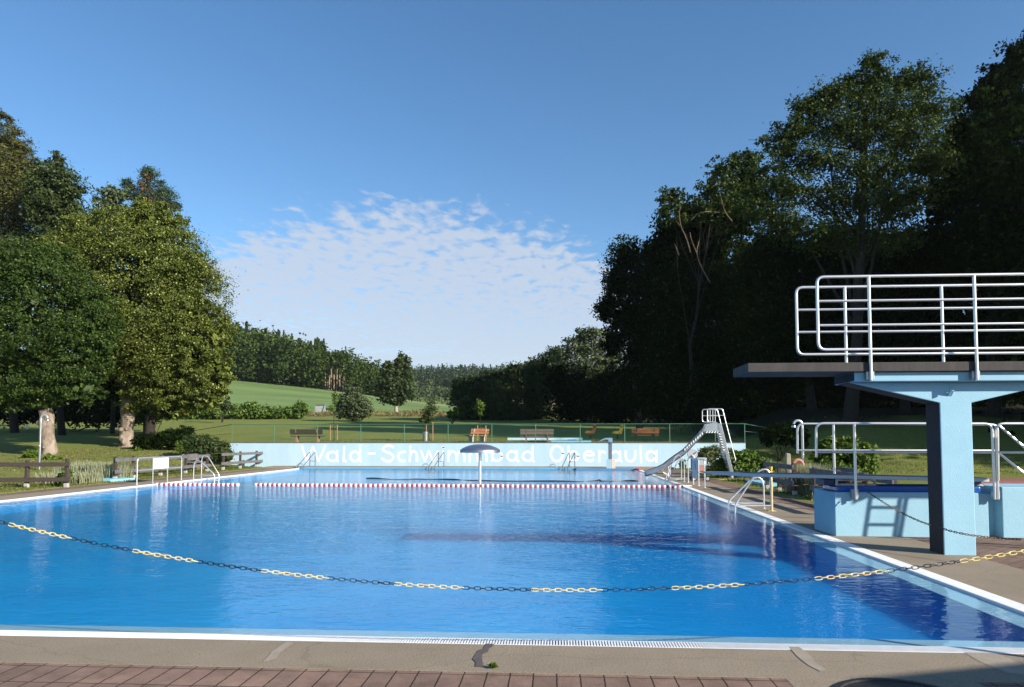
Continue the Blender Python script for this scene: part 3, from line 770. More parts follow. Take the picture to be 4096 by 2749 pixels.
for x in pxs:
    b = MB(); b.tube([(x, YF, WTOP - 0.2), (x, YF, ZF - 0.02)], 0.026, 8); b.build('post', FGREEN, fence)
b = MB()
step = 0.085
for k in range(int((pxs[-1] - pxs[0]) / step)):
    x = pxs[0] + k * step; h = ZF - 0.03 - (WTOP + 0.06)
    for sg in (1, -1):
        xa = x if sg > 0 else x + h; xb = x + h if sg > 0 else x
        if max(xa, xb) > pxs[-1]: continue
        b.tube([(xa, YF + 0.005 * sg, WTOP + 0.06), (xb, YF + 0.005 * sg, ZF - 0.03)], 0.0016, 3)
b.build('wire_mesh', FGREEN, fence, False)

# ------------------------------------------------------------------ diving tower
YT0, YT1 = 10.45, 11.35
tower = thing('diving_tower', 'tall pale blue concrete diving tower with a grey platform on a single pillar', 'diving tower', (5.75, 10.95, 0))
R5 = zc((2900, 1050, 0.5118)); R6 = zc((2900, 1600, 0.5118))
YP = 10.72                                   # pillar front
pl0 = A(*R5(1678, 1100), YP); pr0 = A(*R5(1928, 1100), YP); plb = A(*R6(1705, 1200), YP); prb = A(*R6(1960, 1222), YP)
xl, xr = pl0[0], pr0[0]; ztop = float(A(*R5(1678, 1098), YP)[2])
zb1 = float(A(*R5(1500, 930), YT0 + 0.12)[2])   # underside of the blue slab
YB = YP + 0.40
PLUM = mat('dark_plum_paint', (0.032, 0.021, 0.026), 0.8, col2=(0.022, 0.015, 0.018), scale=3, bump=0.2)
b = MB()
xa = float(A(*R5(965, 955), YP)[0]); za = zb1
xr2 = xr + (xl - xa)
poly = [(xl, YP, -0.05), (xr, YP, -0.05), (xr, YP, ztop), (xr2, YP, za), (xa, YP, za), (xl, YP, ztop)]
b.prism(poly, (0, 0.40, 0))
b.build('pillar', BLUE, tower, False, bevel=0.012)
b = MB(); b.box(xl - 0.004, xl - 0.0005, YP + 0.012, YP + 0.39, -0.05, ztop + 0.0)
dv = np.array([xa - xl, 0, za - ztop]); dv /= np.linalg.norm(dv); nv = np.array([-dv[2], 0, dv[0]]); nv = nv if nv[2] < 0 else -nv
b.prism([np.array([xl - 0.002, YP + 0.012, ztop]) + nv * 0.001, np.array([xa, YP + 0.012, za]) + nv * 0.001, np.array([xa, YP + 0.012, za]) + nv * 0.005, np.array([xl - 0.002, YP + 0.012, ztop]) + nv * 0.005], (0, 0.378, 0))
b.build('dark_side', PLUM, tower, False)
b = MB()
xs0 = float(A(*R5(1012, 890), YT0 + 0.1)[0]); zs1 = float(A(*R5(1012, 858), YT0 + 0.1)[2])
XE = 10.4
b.box(xs0, XE, YT0 + 0.1, YT1 - 0.05, zb1 + 0.002, zs1)
b.build('slab', BLUE, tower, False, bevel=0.012)
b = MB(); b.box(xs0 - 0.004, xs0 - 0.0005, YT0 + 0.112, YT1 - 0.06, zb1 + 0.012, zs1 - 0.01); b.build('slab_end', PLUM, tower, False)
gx0 = float(A(*R5(178, 820), YT0 + 0.03)[0]); gz0 = zs1 + 0.003; gz1 = float(A(*R5(178, 787), YT0 + 0.03)[2])
b = MB(); b.box(gx0, XE + 0.1, YT0 + 0.03, YT1, gz0, gz1)
b.build('platform', CONCD, tower, False, bevel=0.008)
b = MB(); bx = A(*R5(1755, 1020), YP); b.beam((bx[0], YP + 0.01, bx[2] - 0.04), (bx[0], YP - 0.06, bx[2] + 0.035), 0.055, 0.03); b.build('hook', BLUE, tower, False)

def side_rail(name, label, conv, Y, left, x_right, rows, posts, post_bot, r=0.021, bracket=False):
    t = thing(name, label, 'railing', A(*conv(posts[0], post_bot), Y), 'railings of the diving tower')
    xL = float(A(*conv(left, rows[1]), Y)[0])
    zr = [float(A(*conv(left + 300, q), Y)[2]) for q in rows]
    b = MB()
    b.tube(rounded([(x_right, Y, zr[0]), (xL, Y, zr[0]), (xL, Y, zr[-1]), (x_right, Y, zr[-1])], 0.10), r, 10)
    b.build('outer_rail', STEEL, t)
    for z in zr[1:-1]:
        b = MB(); b.tube([(xL, Y, z), (x_right, Y, z)], r * 0.85, 8); b.build('bar', STEEL, t)
    zb = float(A(*conv(posts[0], post_bot), Y)[2])
    xp = [float(A(*conv(p, rows[0]), Y)[0]) for p in posts]; 
    while xp[-1] + (xp[1] - xp[0]) < x_right: xp.append(xp[-1] + (xp[1] - xp[0]))
    for x in xp:
        b = MB(); b.tube([(x, Y, zb), (x, Y, zr[0])], r * 1.05, 10); pst = b.build('post', STEEL, t)
        if bracket:
            b = MB(); b.box(x - 0.055, x + 0.055, Y + 0.024, Y + 0.095, zb + 0.01, zb + 0.13); b.build('bracket', GALV, pst, False, bevel=0.006)
    return t
side_rail('platform_railing', 'steel railing along the near edge of the tower platform, bolted to the blue slab', R5, YT0, 722, XE, [110, 300, 490, 680], [1122, 1945], 922, bracket=True)
side_rail('platform_railing', 'steel railing along the far edge of the tower platform, seen behind the near one', R5, YT1 - 0.06, 560, XE, [192, 368, 543, 718], [935, 1690], 786)

# access ladder of the tower, right of the frame: its shadow falls on the blue plinth
lad = thing('tower_ladder', 'leaning steel ladder to the tower platform casting its shadow on the blue plinth', 'ladder', (8.5, 10.9, 0))
SH = np.array([SUN_H[0], SUN_H[1], math.tan(SUN_EL)])
def cast(px, py, y):      # caster at distance y whose shadow falls at this spot of the plinth front
    p = A(px, py, 12.7); k = (y - 12.7) / SH[1]; return p + SH * k
T6 = zc((3250, 1820, 0.362))
YL = 11.05
def lean(pa, pb, ext0, ext1):
    a = cast(*T6(*pa), YL); c = cast(*T6(*pb), YL); d = (c - a)
    return a - d * ext0, c + d * ext1
tops = []
for nm, pa, pb in (('stringer', (575, 895), (643, 450)), ('stringer', (905, 910), (972, 450)), ('handrail', (962, 915), (1040, 450))):
    p, q = lean(pa, pb, 1.9, 0.9); b = MB(); b.tube([p, q], 0.024, 8); b.build(nm, STEEL, lad)
for k, (ya, xa_, xb_) in enumerate([(400, 648, 985), (580, 625, 955), (770, 600, 925), (960, 575, 897), (1150, 548, 870), (1340, 520, 842), (1530, 494, 816), (210, 676, 1010)]):
    b = MB(); b.tube([cast(*T6(xa_, ya), YL), cast(*T6(xb_, ya + 4), YL)], 0.022, 8); b.build('rung', STEEL, lad)

# ------------------------------------------------------------------ plinth of the one metre board
S1 = zc((3200, 1650, 0.2232)); S2 = zc((3650, 1600, 0.2551))
YK = 12.7
kx0 = 4.79; kz = float(A(*T6(900, 418), YK)[2]); kx1 = float(A(*S2(1185, 1470), YK)[0]); kx2 = float(A(*S2(1398, 1400), YK)[0]); kz2 = float(A(*S2(1398, 1366), YK)[2])
plinth = thing('board_plinth', 'low pale blue concrete plinth carrying the one metre diving board', 'plinth', (6.3, 13.2, 0))
b = MB(); b.prism([(kx0, YK, -0.05), (kx1, YK, -0.05), (kx1, YK, kz - 0.16), (kx1 - 0.02, YK, kz - 0.06), (kx1 - 0.08, YK, kz - 0.01), (kx1 - 0.16, YK, kz), (kx0, YK, kz)], (0, 1.02, 0))
b.box(kx1, 8.1, YK + 0.25, YK + 1.0, -0.05, kz - 0.03)
b.build('base', BLUE, plinth, False, bevel=0.01)
zb2 = float(A(*S1(1400, 1340), YK + 0.2)[2])
bx0 = float(A(*S1(440, 1300), YK + 0.3)[0])
b = MB(); b.box(bx0 + 0.16, kx1 - 0.03, YK + 0.14, YK + 0.85, kz - 0.01, zb2 + 0.02); b.build('top_slab', DEEPBLUE, plinth, False, bevel=0.03)
block = thing('stair_block', 'tall pale blue concrete block with red edging beside the diving board', 'block', (9.0, 13.2, 0))
b = MB(); b.box(kx2, 12.5, YK + 0.0, YK + 2.2, -0.05, kz2); b.build('base', BLUE, block, False, bevel=0.012)
b = MB(); b.box(kx1 + 0.2, 12.4, YK + 1.02, YK + 2.1, kz2 + 0.002, kz2 + 0.045); b.build('edging', BRICKRED, block, False)

board = thing('diving_board', 'long pale one metre springboard reaching out over the water below the tower', 'diving board', A(3600, 1925, 13.15))
P0 = A(*R6(-115, 567), 12.9); P1 = A(*S2(1205, 1232), 12.9)
p0b = A(2826, 1890, 13.4); 
th = 0.062
def brd(x, y): # top height along the board
    t = (x - P0[0]) / (P1[0] - P0[0]); return P0[2] + t * (P1[2] - P0[2])
b = MB()
xt, xe = P0[0], P1[0]
vs = []
xsb = [xt - 0.03, xt + 0.55, 6.0, xe]
for x in xsb:
    z = brd(x, 0); h = th if x > xt + 0.3 else 0.03
    vs += [(x, 12.9, z), (x, 13.38, z), (x, 13.38, z - h), (x, 12.9, z - h)]
fs = [(3, 2, 1, 0)]
for k in range(3):
    o0 = 4 * k
    for a in range(4): fs.append((o0 + a, o0 + (a + 1) % 4, o0 + 4 + (a + 1) % 4, o0 + 4 + a))
fs.append((12, 13, 14, 15))
b.add(vs, [tuple(reversed(f)) for f in fs]); b.build('plank', mat('board_white', (0.50, 0.54, 0.57), 0.6, col2=(0.44, 0.48, 0.52), scale=3), board, False, bevel=0.008)
b = MB(); b.box(xt + 0.6, xe - 0.02, 12.93, 13.35, 0, 0.004)
b.v = [(v[0], v[1], brd(v[0], 0) + 0.002 + v[2]) for v in b.v]
b.build('grip', mat('board_grip', (0.10, 0.14, 0.17), 0.95), board, False)
fx0, fx1 = float(A(*S1(640, 1250), 12.93)[0]), float(A(*S1(1368, 1250), 12.93)[0])
fz0 = zb2 + 0.022; fz1 = brd((fx0 + fx1) / 2, 0) - th - 0.006
ful = thing('fulcrum_frame', 'rusty white steel fulcrum frame with a roller between diving board and plinth', 'fulcrum', ((fx0 + fx1) / 2, 13.1, fz0))
b = MB()
for yy in (12.95, 13.33):
    b.box(fx0, fx1, yy - 0.02, yy + 0.02, fz0, fz0 + 0.035); b.box(fx0, fx1, yy - 0.02, yy + 0.02, fz1 - 0.03, fz1)
    b.box(fx0, fx0 + 0.045, yy - 0.018, yy + 0.018, fz0 + 0.035, fz1 - 0.03); b.box(fx1 - 0.045, fx1, yy - 0.018, yy + 0.018, fz0 + 0.035, fz1 - 0.03)
b.build('frame', RUST, ful, False, bevel=0.004)
b = MB(); b.tube([(fx0 + 0.14, 12.98, (fz0 + fz1) / 2), (fx0 + 0.14, 13.3, (fz0 + fz1) / 2)], 0.055, 16); b.build('roller', BLACK, ful)
b = MB(); b.box(bx0 - 0.02, fx0 - 0.02, 12.95, 13.4, fz0, fz1); pd = b.build('front_block', DARKBLUE, ful, False, bevel=0.01)
b = MB(); hx = A(*S2(1110, 1360), 12.95); b.lathe([(0.10, 0.0), (0.085, 0.03), (0.03, 0.085), (0.02, 0.09)], (hx[0], 13.1, zb2 + 0.022), 14)
tag(b.build('anchor_cone', STONE, None), 'small grey conical anchor at the rear end of the diving board', 'anchor')

# railings of the plinth
def plinth_rail(label, Y, pts_px, mid, posts, r=0.021, bracket=None):
    t = thing('board_railing', label, 'railing', A(posts[0][0], posts[0][2], Y), 'railings beside the diving board')
    P = [A(p[0], p[1], Y) for p in pts_px]
    b = MB(); b.tube(rounded(P, 0.13), r, 10); b.build('handrail', STEEL, t)
    m0, m1 = A(mid[0], mid[2], Y), A(mid[1], mid[2], Y)
    b = MB(); b.tube([m0, (m1[0], Y, m0[2])], r * 0.8, 8); b.build('bar', STEEL, t)
    for c_, ra, rb in posts:
        pa, pb = A(c_, ra, Y), A(c_, rb, Y)
        b = MB(); b.tube([(pa[0], Y, pa[2]), (pa[0], Y, pb[2])], r * 1.1, 10); ps = b.build('post', STEEL, t)
        if bracket:
            b = MB(); b.box(pa[0] - 0.06, pa[0] + 0.06, Y + 0.026, bracket, pb[2] + 0.02, pb[2] + 0.17); b.build('bracket', GALV, ps, False, bevel=0.005)
    return t
plinth_rail('steel railing on the near side of the diving board with hooked free end', 12.6,
            [S1(292, 800), S1(288, 195), S2(1245, 372), S2(1290, 1560)], (S1(300, 0)[0], S2(1240, 0)[0], S1(0, 715)[1]), [(S1(972, 0)[0], S1(0, 215)[1], S1(0, 1560)[1])], bracket=YK)
plinth_rail('steel railing on the far side of the diving board, behind the near railing', 13.9,
            [R6(566, 418), R6(566, 186), S2(1335, 385), S2(1345, 1380)], (R6(570, 0)[0], S2(1330, 0)[0], R6(0, 394)[1]), [(R6(847, 0)[0], R6(0, 190)[1], R6(0, 640)[1])])
st = thing('stair_railing', 'steel stair railing with two slanting bars at the right edge beside the tower pillar', 'railing', A(*S2(1350, 1560), 12.6), 'railings beside the diving board')
b = MB(); pL = A(*S2(1342, 1560), 12.6); pT = A(*S2(1342, 370), 12.6); pE = A(4330, S2(0, 368)[1], 12.6)
b.tube(rounded([pL, (pL[0], 12.6, pT[2]), (pE[0], 12.6, pT[2])], 0.14), 0.022, 10); b.build('handrail', STEEL, st)
zm = float(A(*S2(1342, 822), 12.6)[2]); b = MB(); b.tube([(pL[0], 12.6, zm), (pE[0], 12.6, zm)], 0.018, 8); b.build('bar', STEEL, st)
for a_, c_ in (((1365, 412), (1748, 738)), ((1370, 850), (1748, 1146))):
    p, q = A(*S2(*a_), 12.75), A(*S2(*c_), 12.75); b = MB(); b.tube([p, q + (q - p) * 0.8], 0.020, 8); b.build('slanting_bar', STEEL, st)
b = MB(); q = A(*S2(1280, 560), 12.6); b.box(q[0] - 0.035, q[0] + 0.035, 12.585, 12.615, q[2] - 0.03, q[2] + 0.03); b.build('clamp', GALV, st, False)
b = MB(); b.box(pL[0] - 0.05, pL[0] + 0.05, 12.626, YK, pL[2] + 0.02, pL[2] + 0.14); b.build('bracket', GALV, st, False)

# ------------------------------------------------------------------ chains
def chain_links(mbs, path, pitch, wire, seg, widthf=0.55, start=0):
    """links along a dense path; alternates groups of `seg` links between two mesh builders"""
    P = np.array(path, float); d = np.r_[0, np.cumsum(np.linalg.norm(np.diff(P, axis=0), axis=1))]
    n = int(d[-1] / pitch)
    out = {}
    for k in range(n):
        s0 = (k + 0.5) * pitch
        c = np.array([np.interp(s0, d, P[:, i]) for i in range(3)])
        a = np.array([np.interp(min(s0 + pitch * 0.5, d[-1]), d, P[:, i]) - np.interp(max(s0 - pitch * 0.5, 0), d, P[:, i]) for i in range(3)])
        t = Vector(a).normalized()
        s1 = t.cross(Vector((0, 0, 1))).normalized(); u1 = s1.cross(t)
        roll = (0 if k % 2 == 0 else math.pi / 2) + math.radians(24) + rnd.uniform(-0.35, 0.35)
        e = s1 * math.cos(roll) + u1 * math.sin(roll)
        L_ = pitch * 0.5 + wire * 1.2; W_ = pitch * widthf * 0.5
        ring = []
        for q in range(12):
            an = 2 * math.pi * q / 12
            cx, sy = math.cos(an), math.sin(an)
            cx = math.copysign(abs(cx) ** 0.45, cx); sy = math.copysign(abs(sy) ** 0.6, sy)
            ring.append(Vector(c) + t * (cx * L_) + e * (sy * W_))
        g_ = (k + start) // seg
        out.setdefault(g_, MB()).tube(ring, wire, 5, closed=True)
    return out
DSC = 4096 / 2336
cp = [(0, 1192), (240, 1243), (450, 1281), (740, 1318), (1000, 1338), (1310, 1347), (1590, 1340), (1900, 1317), (2200, 1278), (2336, 1258)]
YCH = 5.3
cw = np.array([A(x * DSC, y * DSC, YCH) for x, y in cp]); co = np.polyfit(cw[:, 0], cw[:, 2], 2)
xsC = np.linspace(-5.1, 4.3, 400); path = [(x, YCH, float(np.polyval(co, x))) for x in xsC]
zA, zB = path[0][2], path[-1][2]
chain = thing('barrier_chain', 'yellow and black plastic barrier chain sagging across the foreground', 'chain', (-0.2, YCH, min(p[2] for p in path)))
for g_, mb in sorted(chain_links(None, path, 0.0425, 0.0031, 12, start=3).items()):
    mb.build('yellow_links' if g_ % 2 == 0 else 'black_links', CHY if g_ % 2 == 0 else CHB, chain)
for x, z, lb in ((path[0][0] - 0.02, zA, 'white post holding the left end of the long barrier chain'), (path[-1][0] + 0.02, zB, 'white post holding the right end of the long barrier chain')):
    t = thing('chain_post', lb, 'post', (x, YCH, 0), 'posts of the barrier chain')
    b = MB(); b.tube([(x, YCH, 0.03), (x, YCH, z + 0.06)], 0.03, 12); b.build('pole', STEELB, t)
    b = MB(); b.lathe([(0.14, 0), (0.14, 0.03), (0.05, 0.06)], (x, YCH, 0), 20); b.build('foot', STEELB, t)
def small_chain(label, pts, name='tower_chain'):
    P = np.array(pts, float); tt = np.linspace(0, 1, 60)
    co_ = [np.polyfit(np.linspace(0, 1, len(P)), P[:, i], 2) for i in range(3)]
    path = [[np.polyval(co_[i], t) for i in range(3)] for t in tt]
    t = thing(name, label, 'chain', P[0], 'short chains around the diving tower')
    for g_, mb in sorted(chain_links(None, path, 0.042, 0.0048, 10).items()):
        mb.build('yellow_links' if g_ % 2 else 'black_links', mat('chain_tan', (0.42, 0.27, 0.12), 0.5) if g_ % 2 else CHB, t)
yc = lambda t: 12.5 + (YP + 0.3 - 12.5) * t
cps = [(590, 395), (860, 575), (1120, 700), (1335, 783)]
small_chain('short dark chain hanging from the diving board railing to the tower pillar', [A(*T6(*p), yc(t)) for p, t in zip(cps, (0, 0.36, 0.71, 1.0))])
cps = [(1372, 790), (1560, 850), (1750, 885), (2000, 915), (2337, 935)]
small_chain('short chain hooked to the pillar side and sagging to the right across its front', [A(*T6(*p), YP - 0.03 - 0.25 * i) for i, p in enumerate(cps)])

# ------------------------------------------------------------------ ladders into the pool
def pool_ladder(label, post_a, post_b, wa, wb, ha, hb, treads=3, group='steel ladders into the pool'):
    """post_*: deck foot (x,y) of each rail; w*: water end (x,y); h*: height of the arch"""
    t = thing('pool_ladder', label, 'ladder', ((post_a[0] + post_b[0]) / 2, (post_a[1] + post_b[1]) / 2, 0), group)
    for p, w, h in ((post_a, wa, ha), (post_b, wb, hb)):
        d = np.array(w) - np.array(p); f = lambda k, z: (p[0] + d[0] * k, p[1] + d[1] * k, z)
        pts = [f(0, 0.0)] + arc(f(0, h - 0.30), f(0.02, h + 0.13), f(0.40, h - 0.12), 9) + arc(f(0.92, 0.24), f(1.0, 0.16), f(1.0, 0.05), 5) + [f(1.0, -0.8)]
        b = MB(); b.tube(pts, 0.021, 10); rl = b.build('rail', STEEL, t)
        b = MB(); b.tube([f(0, 0.13), f(1.0, 0.13)], 0.017, 8); b.build('lower_bar', STEEL, rl)
        b = MB(); b.lathe([(0.045, 0.002), (0.045, 0.012), (0.025, 0.02)], (p[0], p[1], 0), 12); b.build('flange', STEEL, rl)
    for k in range(treads):
        z = -0.10 - 0.26 * k
        b = MB(); b.beam((wa[0], wa[1], z), (wb[0], wb[1], z), 0.07, 0.03); b.build('tread', WHITEP, t, False)
    return t
T5 = zc((2860, 1830, 0.15306)); T4 = zc((450, 1780, 0.19255))
pool_ladder('tall steel pool ladder nearest the diving board, beside a yellow post', (4.98, 17.0), (4.98, 17.62), (4.14, 17.0), (4.13, 17.62), 1.0, 0.78)
S3 = zc((2500, 1750, 0.2041))
pool_ladder('steel pool ladder in front of the slide near the rope end', (5.02, 28.6), (5.02, 29.25), (4.13, 27.0), (4.13, 27.7), 0.95, 1.08)
pool_ladder('steel pool ladder on the tree side, next to a white board', (-15.55, 29.75), (-15.55, 30.42), (-14.62, 29.75), (-14.75, 30.42), 0.80, 1.0)
yp = A(*T5(1340, 1385), 17.0)
t = thing('yellow_post', 'slim yellow post standing beside the near pool ladder', 'post', (4.93, 17.2, 0))
yx, yy = 4.93, 17.05
b = MB(); b.tube([(yx + 0.06, yy, 0.01), (yx + 0.06, yy, 0.93)], 0.034, 12); b.build('pole', YELLOW, t)
b = MB(); b.tube([(yx + 0.06, yy, 0.935), (yx + 0.06, yy, 1.03)], [0.03, 0.042], 12); b.build('cap', YELLOW, t)
b = MB(); b.box(yx - 0.03, yx + 0.15, yy - 0.07, yy + 0.07, 0.0, 0.012); b.build('foot_plate', YELLOW, t, False)

# far wall ladders, one built and two copies
DARKST = mat('shaded_steel', (0.055, 0.06, 0.068), 0.5, 0.2)  # shaded side of the ladders is put into this dark tone
def far_ladder(px):
    x = float(A(px, 1870, PYF + 0.3)[0]); y = PYF + 0.1; z = 0.085
    t = thing('far_ladder', 'slim steel ladder at the far pool edge under the first letter', 'ladder', (x, y, z), 'slim ladders at the far pool edge')
    for s_, dx in ((-1, -0.32), (1, 0.0)):
        b = MB()
        b.tube(rounded([(x + dx - 0.0, y + 0.6, z), (x + dx + 0.0, y + 0.6, z + 0.88), (x + dx - 0.42, y - 0.25, z + 0.05), (x + dx - 0.42, y - 0.3, -0.9)], 0.08), 0.02, 8)
        b.build('rail', DARKST, t)
    b = MB(); b.tube([(x - 0.32, y + 0.6, z + 0.32), (x, y + 0.6, z + 0.32)], 0.014, 6); b.build('cross_bar', DARKST, t)
    for k in range(2):
        b = MB(); b.beam((x - 0.74, y - 0.3, -0.15 - 0.25 * k), (x - 0.42, y - 0.3, -0.15 - 0.25 * k), 0.05, 0.02); b.build('tread', DARKST, t, False)
    return t
fl = far_ladder(1251)
for px, lb in ((1771, 'slim steel ladder at the far pool edge left of the water mushroom'), (2300, 'slim steel ladder at the far pool edge left of the spout pillar')):
    dup(fl, (float(A(px, 1870, PYF + 0.3)[0] - A(1251, 1870, PYF + 0.3)[0]), 0, 0), lb)
# grab hoops
def hoop(px):
    x = float(A(px, 1868, PYF + 0.45)[0]); y = PYF + 0.5; b = MB()
    b.tube([(x + 0.19 * math.cos(a), y, 0.09 + 0.17 * math.sin(a)) for a in np.linspace(0, math.pi, 11)], 0.02, 8)
    return b.build('grab_hoop', GALV, None)
h0 = hoop(1199); tag(h0, 'small grey grab hoop at the far left corner of the pool', 'hoop', 'small hoops along the far pool edge')
for px, lb in ((1702, 'small grey grab hoop on the far edge, left of the middle ladder'), (2212, 'small grey grab hoop on the far edge, between mushroom and right-hand ladder')):
    c_ = h0.copy(); COL.objects.link(c_); c_.location = Vector(h0.location) + Vector((float(A(px, 1868, PYF + 0.45)[0] - A(1199, 1868, PYF + 0.45)[0]), 0, 0)); c_['label'] = lb

# ------------------------------------------------------------------ steel frames with boards
def board_frame(name, label, x, ys4, ztop, zmid, brd_i, bcol, zb0, zb1, side):
    t = thing(name, label, 'railing', (x, (ys4[0] + ys4[-1]) / 2, 0))
    ys4 = sorted(ys4)
    b = MB(); b.tube(rounded([(x, ys4[0], 0), (x, ys4[0], ztop), (x, ys4[-1], ztop), (x, ys4[-1], 0)], 0.14), 0.022, 10); b.build('outer_rail', STEEL, t)
    for y in ys4[1:-1]:
        b = MB(); b.tube([(x, y, 0), (x, y, ztop)], 0.02, 8); b.build('post', STEEL, t)
    b = MB(); b.tube([(x, ys4[0], zmid), (x, ys4[-1], zmid)], 0.017, 8); b.build('bar', STEEL, t)
    b = MB(); b.box(x + side * 0.022, x + side * 0.034, ys4[brd_i] + 0.0, ys4[brd_i + 1], zb0, zb1); bd = b.build('board', bcol, t, False)
    for y in ys4:
        b = MB(); b.lathe([(0.05, 0.002), (0.05, 0.012), (0.025, 0.02)], (x, y, 0), 12); b.build('flange', STEEL, t)
    return t, bd
board_frame('guard_rail', 'steel railing with a blank white board on the tree side of the pool', -15.5, [25.53, 26.57, 27.6, 28.66], 0.985, 0.53, 1, mat('blank_board', (0.80, 0.81, 0.82), 0.5), 0.54, 0.955, 1)
fr, bd = board_frame('guard_rail', 'steel railing with a bluish numbered board at the end of the rope, near the slide', 5.1, [25.1, 26.15, 27.17, 28.2], 0.965, 0.5, 1, mat('blue_board', (0.42, 0.50, 0.55), 0.5, col2=(0.36, 0.44, 0.49), scale=8), 0.24, 0.94, -1)
b = MB()   # faint figure on the board
yb_, zb_ = 26.62, 0.66
fy = lambda u, v: (5.1 - 0.040, yb_ - u, zb_ + v)
for seg in ([(0.1, 0.2), (-0.06, 0.2)], [(-0.06, 0.2), (-0.07, 0.08)], [(-0.07, 0.08), (0.04, 0.1), (0.1, 0.03), (0.06, -0.07), (-0.07, -0.08)]):
    b.tube([fy(*q) for q in seg], 0.011, 5)
b.build('figure', mat('figure_grey', (0.25, 0.31, 0.36), 0.7), bd)

# pool cleaning trolley behind the right frame
S4 = zc((2700, 1600, 0.2232))
tx, ty = 5.62, 29.2
tr = thing('hose_trolley', 'pool cleaning trolley with a round grey reel and black wheels behind the numbered board', 'trolley', (tx, ty, 0))
b = MB(); b.tube([(5.45, ty - 0.1, 1.09), (5.45, ty + 0.02, 1.09)], 0.2, 28); b.build('reel', mat('reel_grey', (0.46, 0.48, 0.50), 0.4, 0.3), tr)
b = MB(); b.tube([(5.47, ty - 0.16, 1.0), (5.62, ty - 0.18, 1.18), (5.70, ty - 0.2, 1.22)], 0.02, 8); b.tube([(5.42, ty - 0.14, 1.06), (5.50, ty - 0.15, 0.94)], 0.03, 8); b.build('crank', WHITEP, tr)
b = MB(); b.sphere((5.76, ty - 0.2, 1.23), 0.045); b.build('handle', BLACK, tr)
b = MB(); b.box(5.60, 5.98, ty - 0.18, ty + 0.12, 0.62, 0.95); b.build('control_box', mat('box_grey', (0.33, 0.38, 0.40), 0.5), tr, False, bevel=0.02)
b = MB(); b.box(5.66, 5.9, ty - 0.2, ty + 0.1, 0.40, 0.61); b.build('motor', PINK, tr, False, bevel=0.02)
b = MB(); b.box(5.40, 5.56, ty - 0.1, ty + 0.1, 0.15, 0.9); b.build('mast', mat('mast_blue', (0.03, 0.10, 0.32), 0.5), tr, False, bevel=0.015)
b = MB(); b.beam((5.3, ty - 0.15, 0.16), (6.05, ty - 0.15, 0.16), 0.05, 0.05); b.beam((5.3, ty + 0.15, 0.16), (6.05, ty + 0.15, 0.16), 0.05, 0.05); b.build('chassis', BLACK, tr, False)
for wx in (5.47, 6.0):
    for wy in (ty - 0.2, ty + 0.2):
        b = MB(); b.tube([(wx, wy - 0.03, 0.11), (wx, wy + 0.03, 0.11)], 0.11, 18); w_ = b.build('wheel', BLACK, tr)
        b = MB(); b.tube([(wx, wy - 0.036, 0.11), (wx, wy - 0.034, 0.11)], 0.065, 14); b.build('hub', STONE, w_)

# yellow cable on the paving
cab = [S4(488, 1350), S4(540, 1385), S4(600, 1415), S4(720, 1428), S4(850, 1430), S4(960, 1425), T5(350, 575), T5(480, 570), T5(700, 590), T5(900, 590), T5(1010, 600), T5(1000, 560), T5(880, 548), T5(790, 560)]
b = MB(); pts = smooth([tuple(G(p[0], min(p[1], 1923), 0)[:2]) for p in cab], 2); b.tube([(p[0], p[1], 0.014) for p in pts], 0.014, 6)
tag(b.build('cable', mat('cable_yellow', (0.55, 0.33, 0.06), 0.6), None), 'yellow cable lying on the paving at the foot of the slide', 'cable')

# ------------------------------------------------------------------ slide
YS = 31.6
sl = thing('water_slide', 'grey steel water slide with striped edges and a caged top, running down to the pool', 'slide', A(2912, 1912, YS))
SW = 0.26
top = A(*S4(620, 425), YS); tb = A(*S4(560, 560), YS)
pth = [S4(735, 440), S4(660, 452), S4(600, 480), S4(520, 545), S4(430, 640), S4(300, 780), S4(150, 930), S4(0, 1030), S3(860, 480), S3(760, 560), S3(640, 620), S3(520, 665), S3(420, 690), S3(395, 690)]
pw = [A(*p, YS) for p in pth]; pw = [np.array([p[0], YS, p[2]]) for p in pw]
b = MB(); prof = [(-SW, 0.10), (-SW, -0.08), (-SW * 0.6, -0.15), (0, -0.165), (SW * 0.6, -0.15), (SW, -0.08), (SW, 0.10)]
prof2 = [(q[0] * 0.93, q[1] + (0.012 if abs(q[0]) < SW * 0.9 else 0.0)) for q in prof][::-1]
ring = prof + prof2; n = len(ring); o = 0
for p in pw:
    for (u, v) in ring: b.v.append((p[0], p[1] + u, p[2] + v))
for i in range(len(pw) - 1):
    for k in range(n): b.f.append((i * n + k, i * n + (k + 1) % n, (i + 1) * n + (k + 1) % n, (i + 1) * n + k))
b.f.append(tuple(range(n))); b.f.append(tuple((len(pw) - 1) * n + k for k in range(n - 1, -1, -1)))
b.build('chute', STEELB, sl)
# hood at the crest
b = MB()
hp = [S4(575, 432), S4(745, 418), S4(775, 565), S4(520, 562)]
hq = [A(*p, YS - SW - 0.01) for p in hp]
for off in (0, 2 * SW + 0.01):
    b.prism([(p[0], YS - SW - 0.008 + off, p[2]) for p in hq], (0, 0.006, 0))
b.build('hood', mat('hood_steel', (0.60, 0.61, 0.62), 0.3, 0.8, col2=(0.50, 0.51, 0.52), scale=5), sl, False)
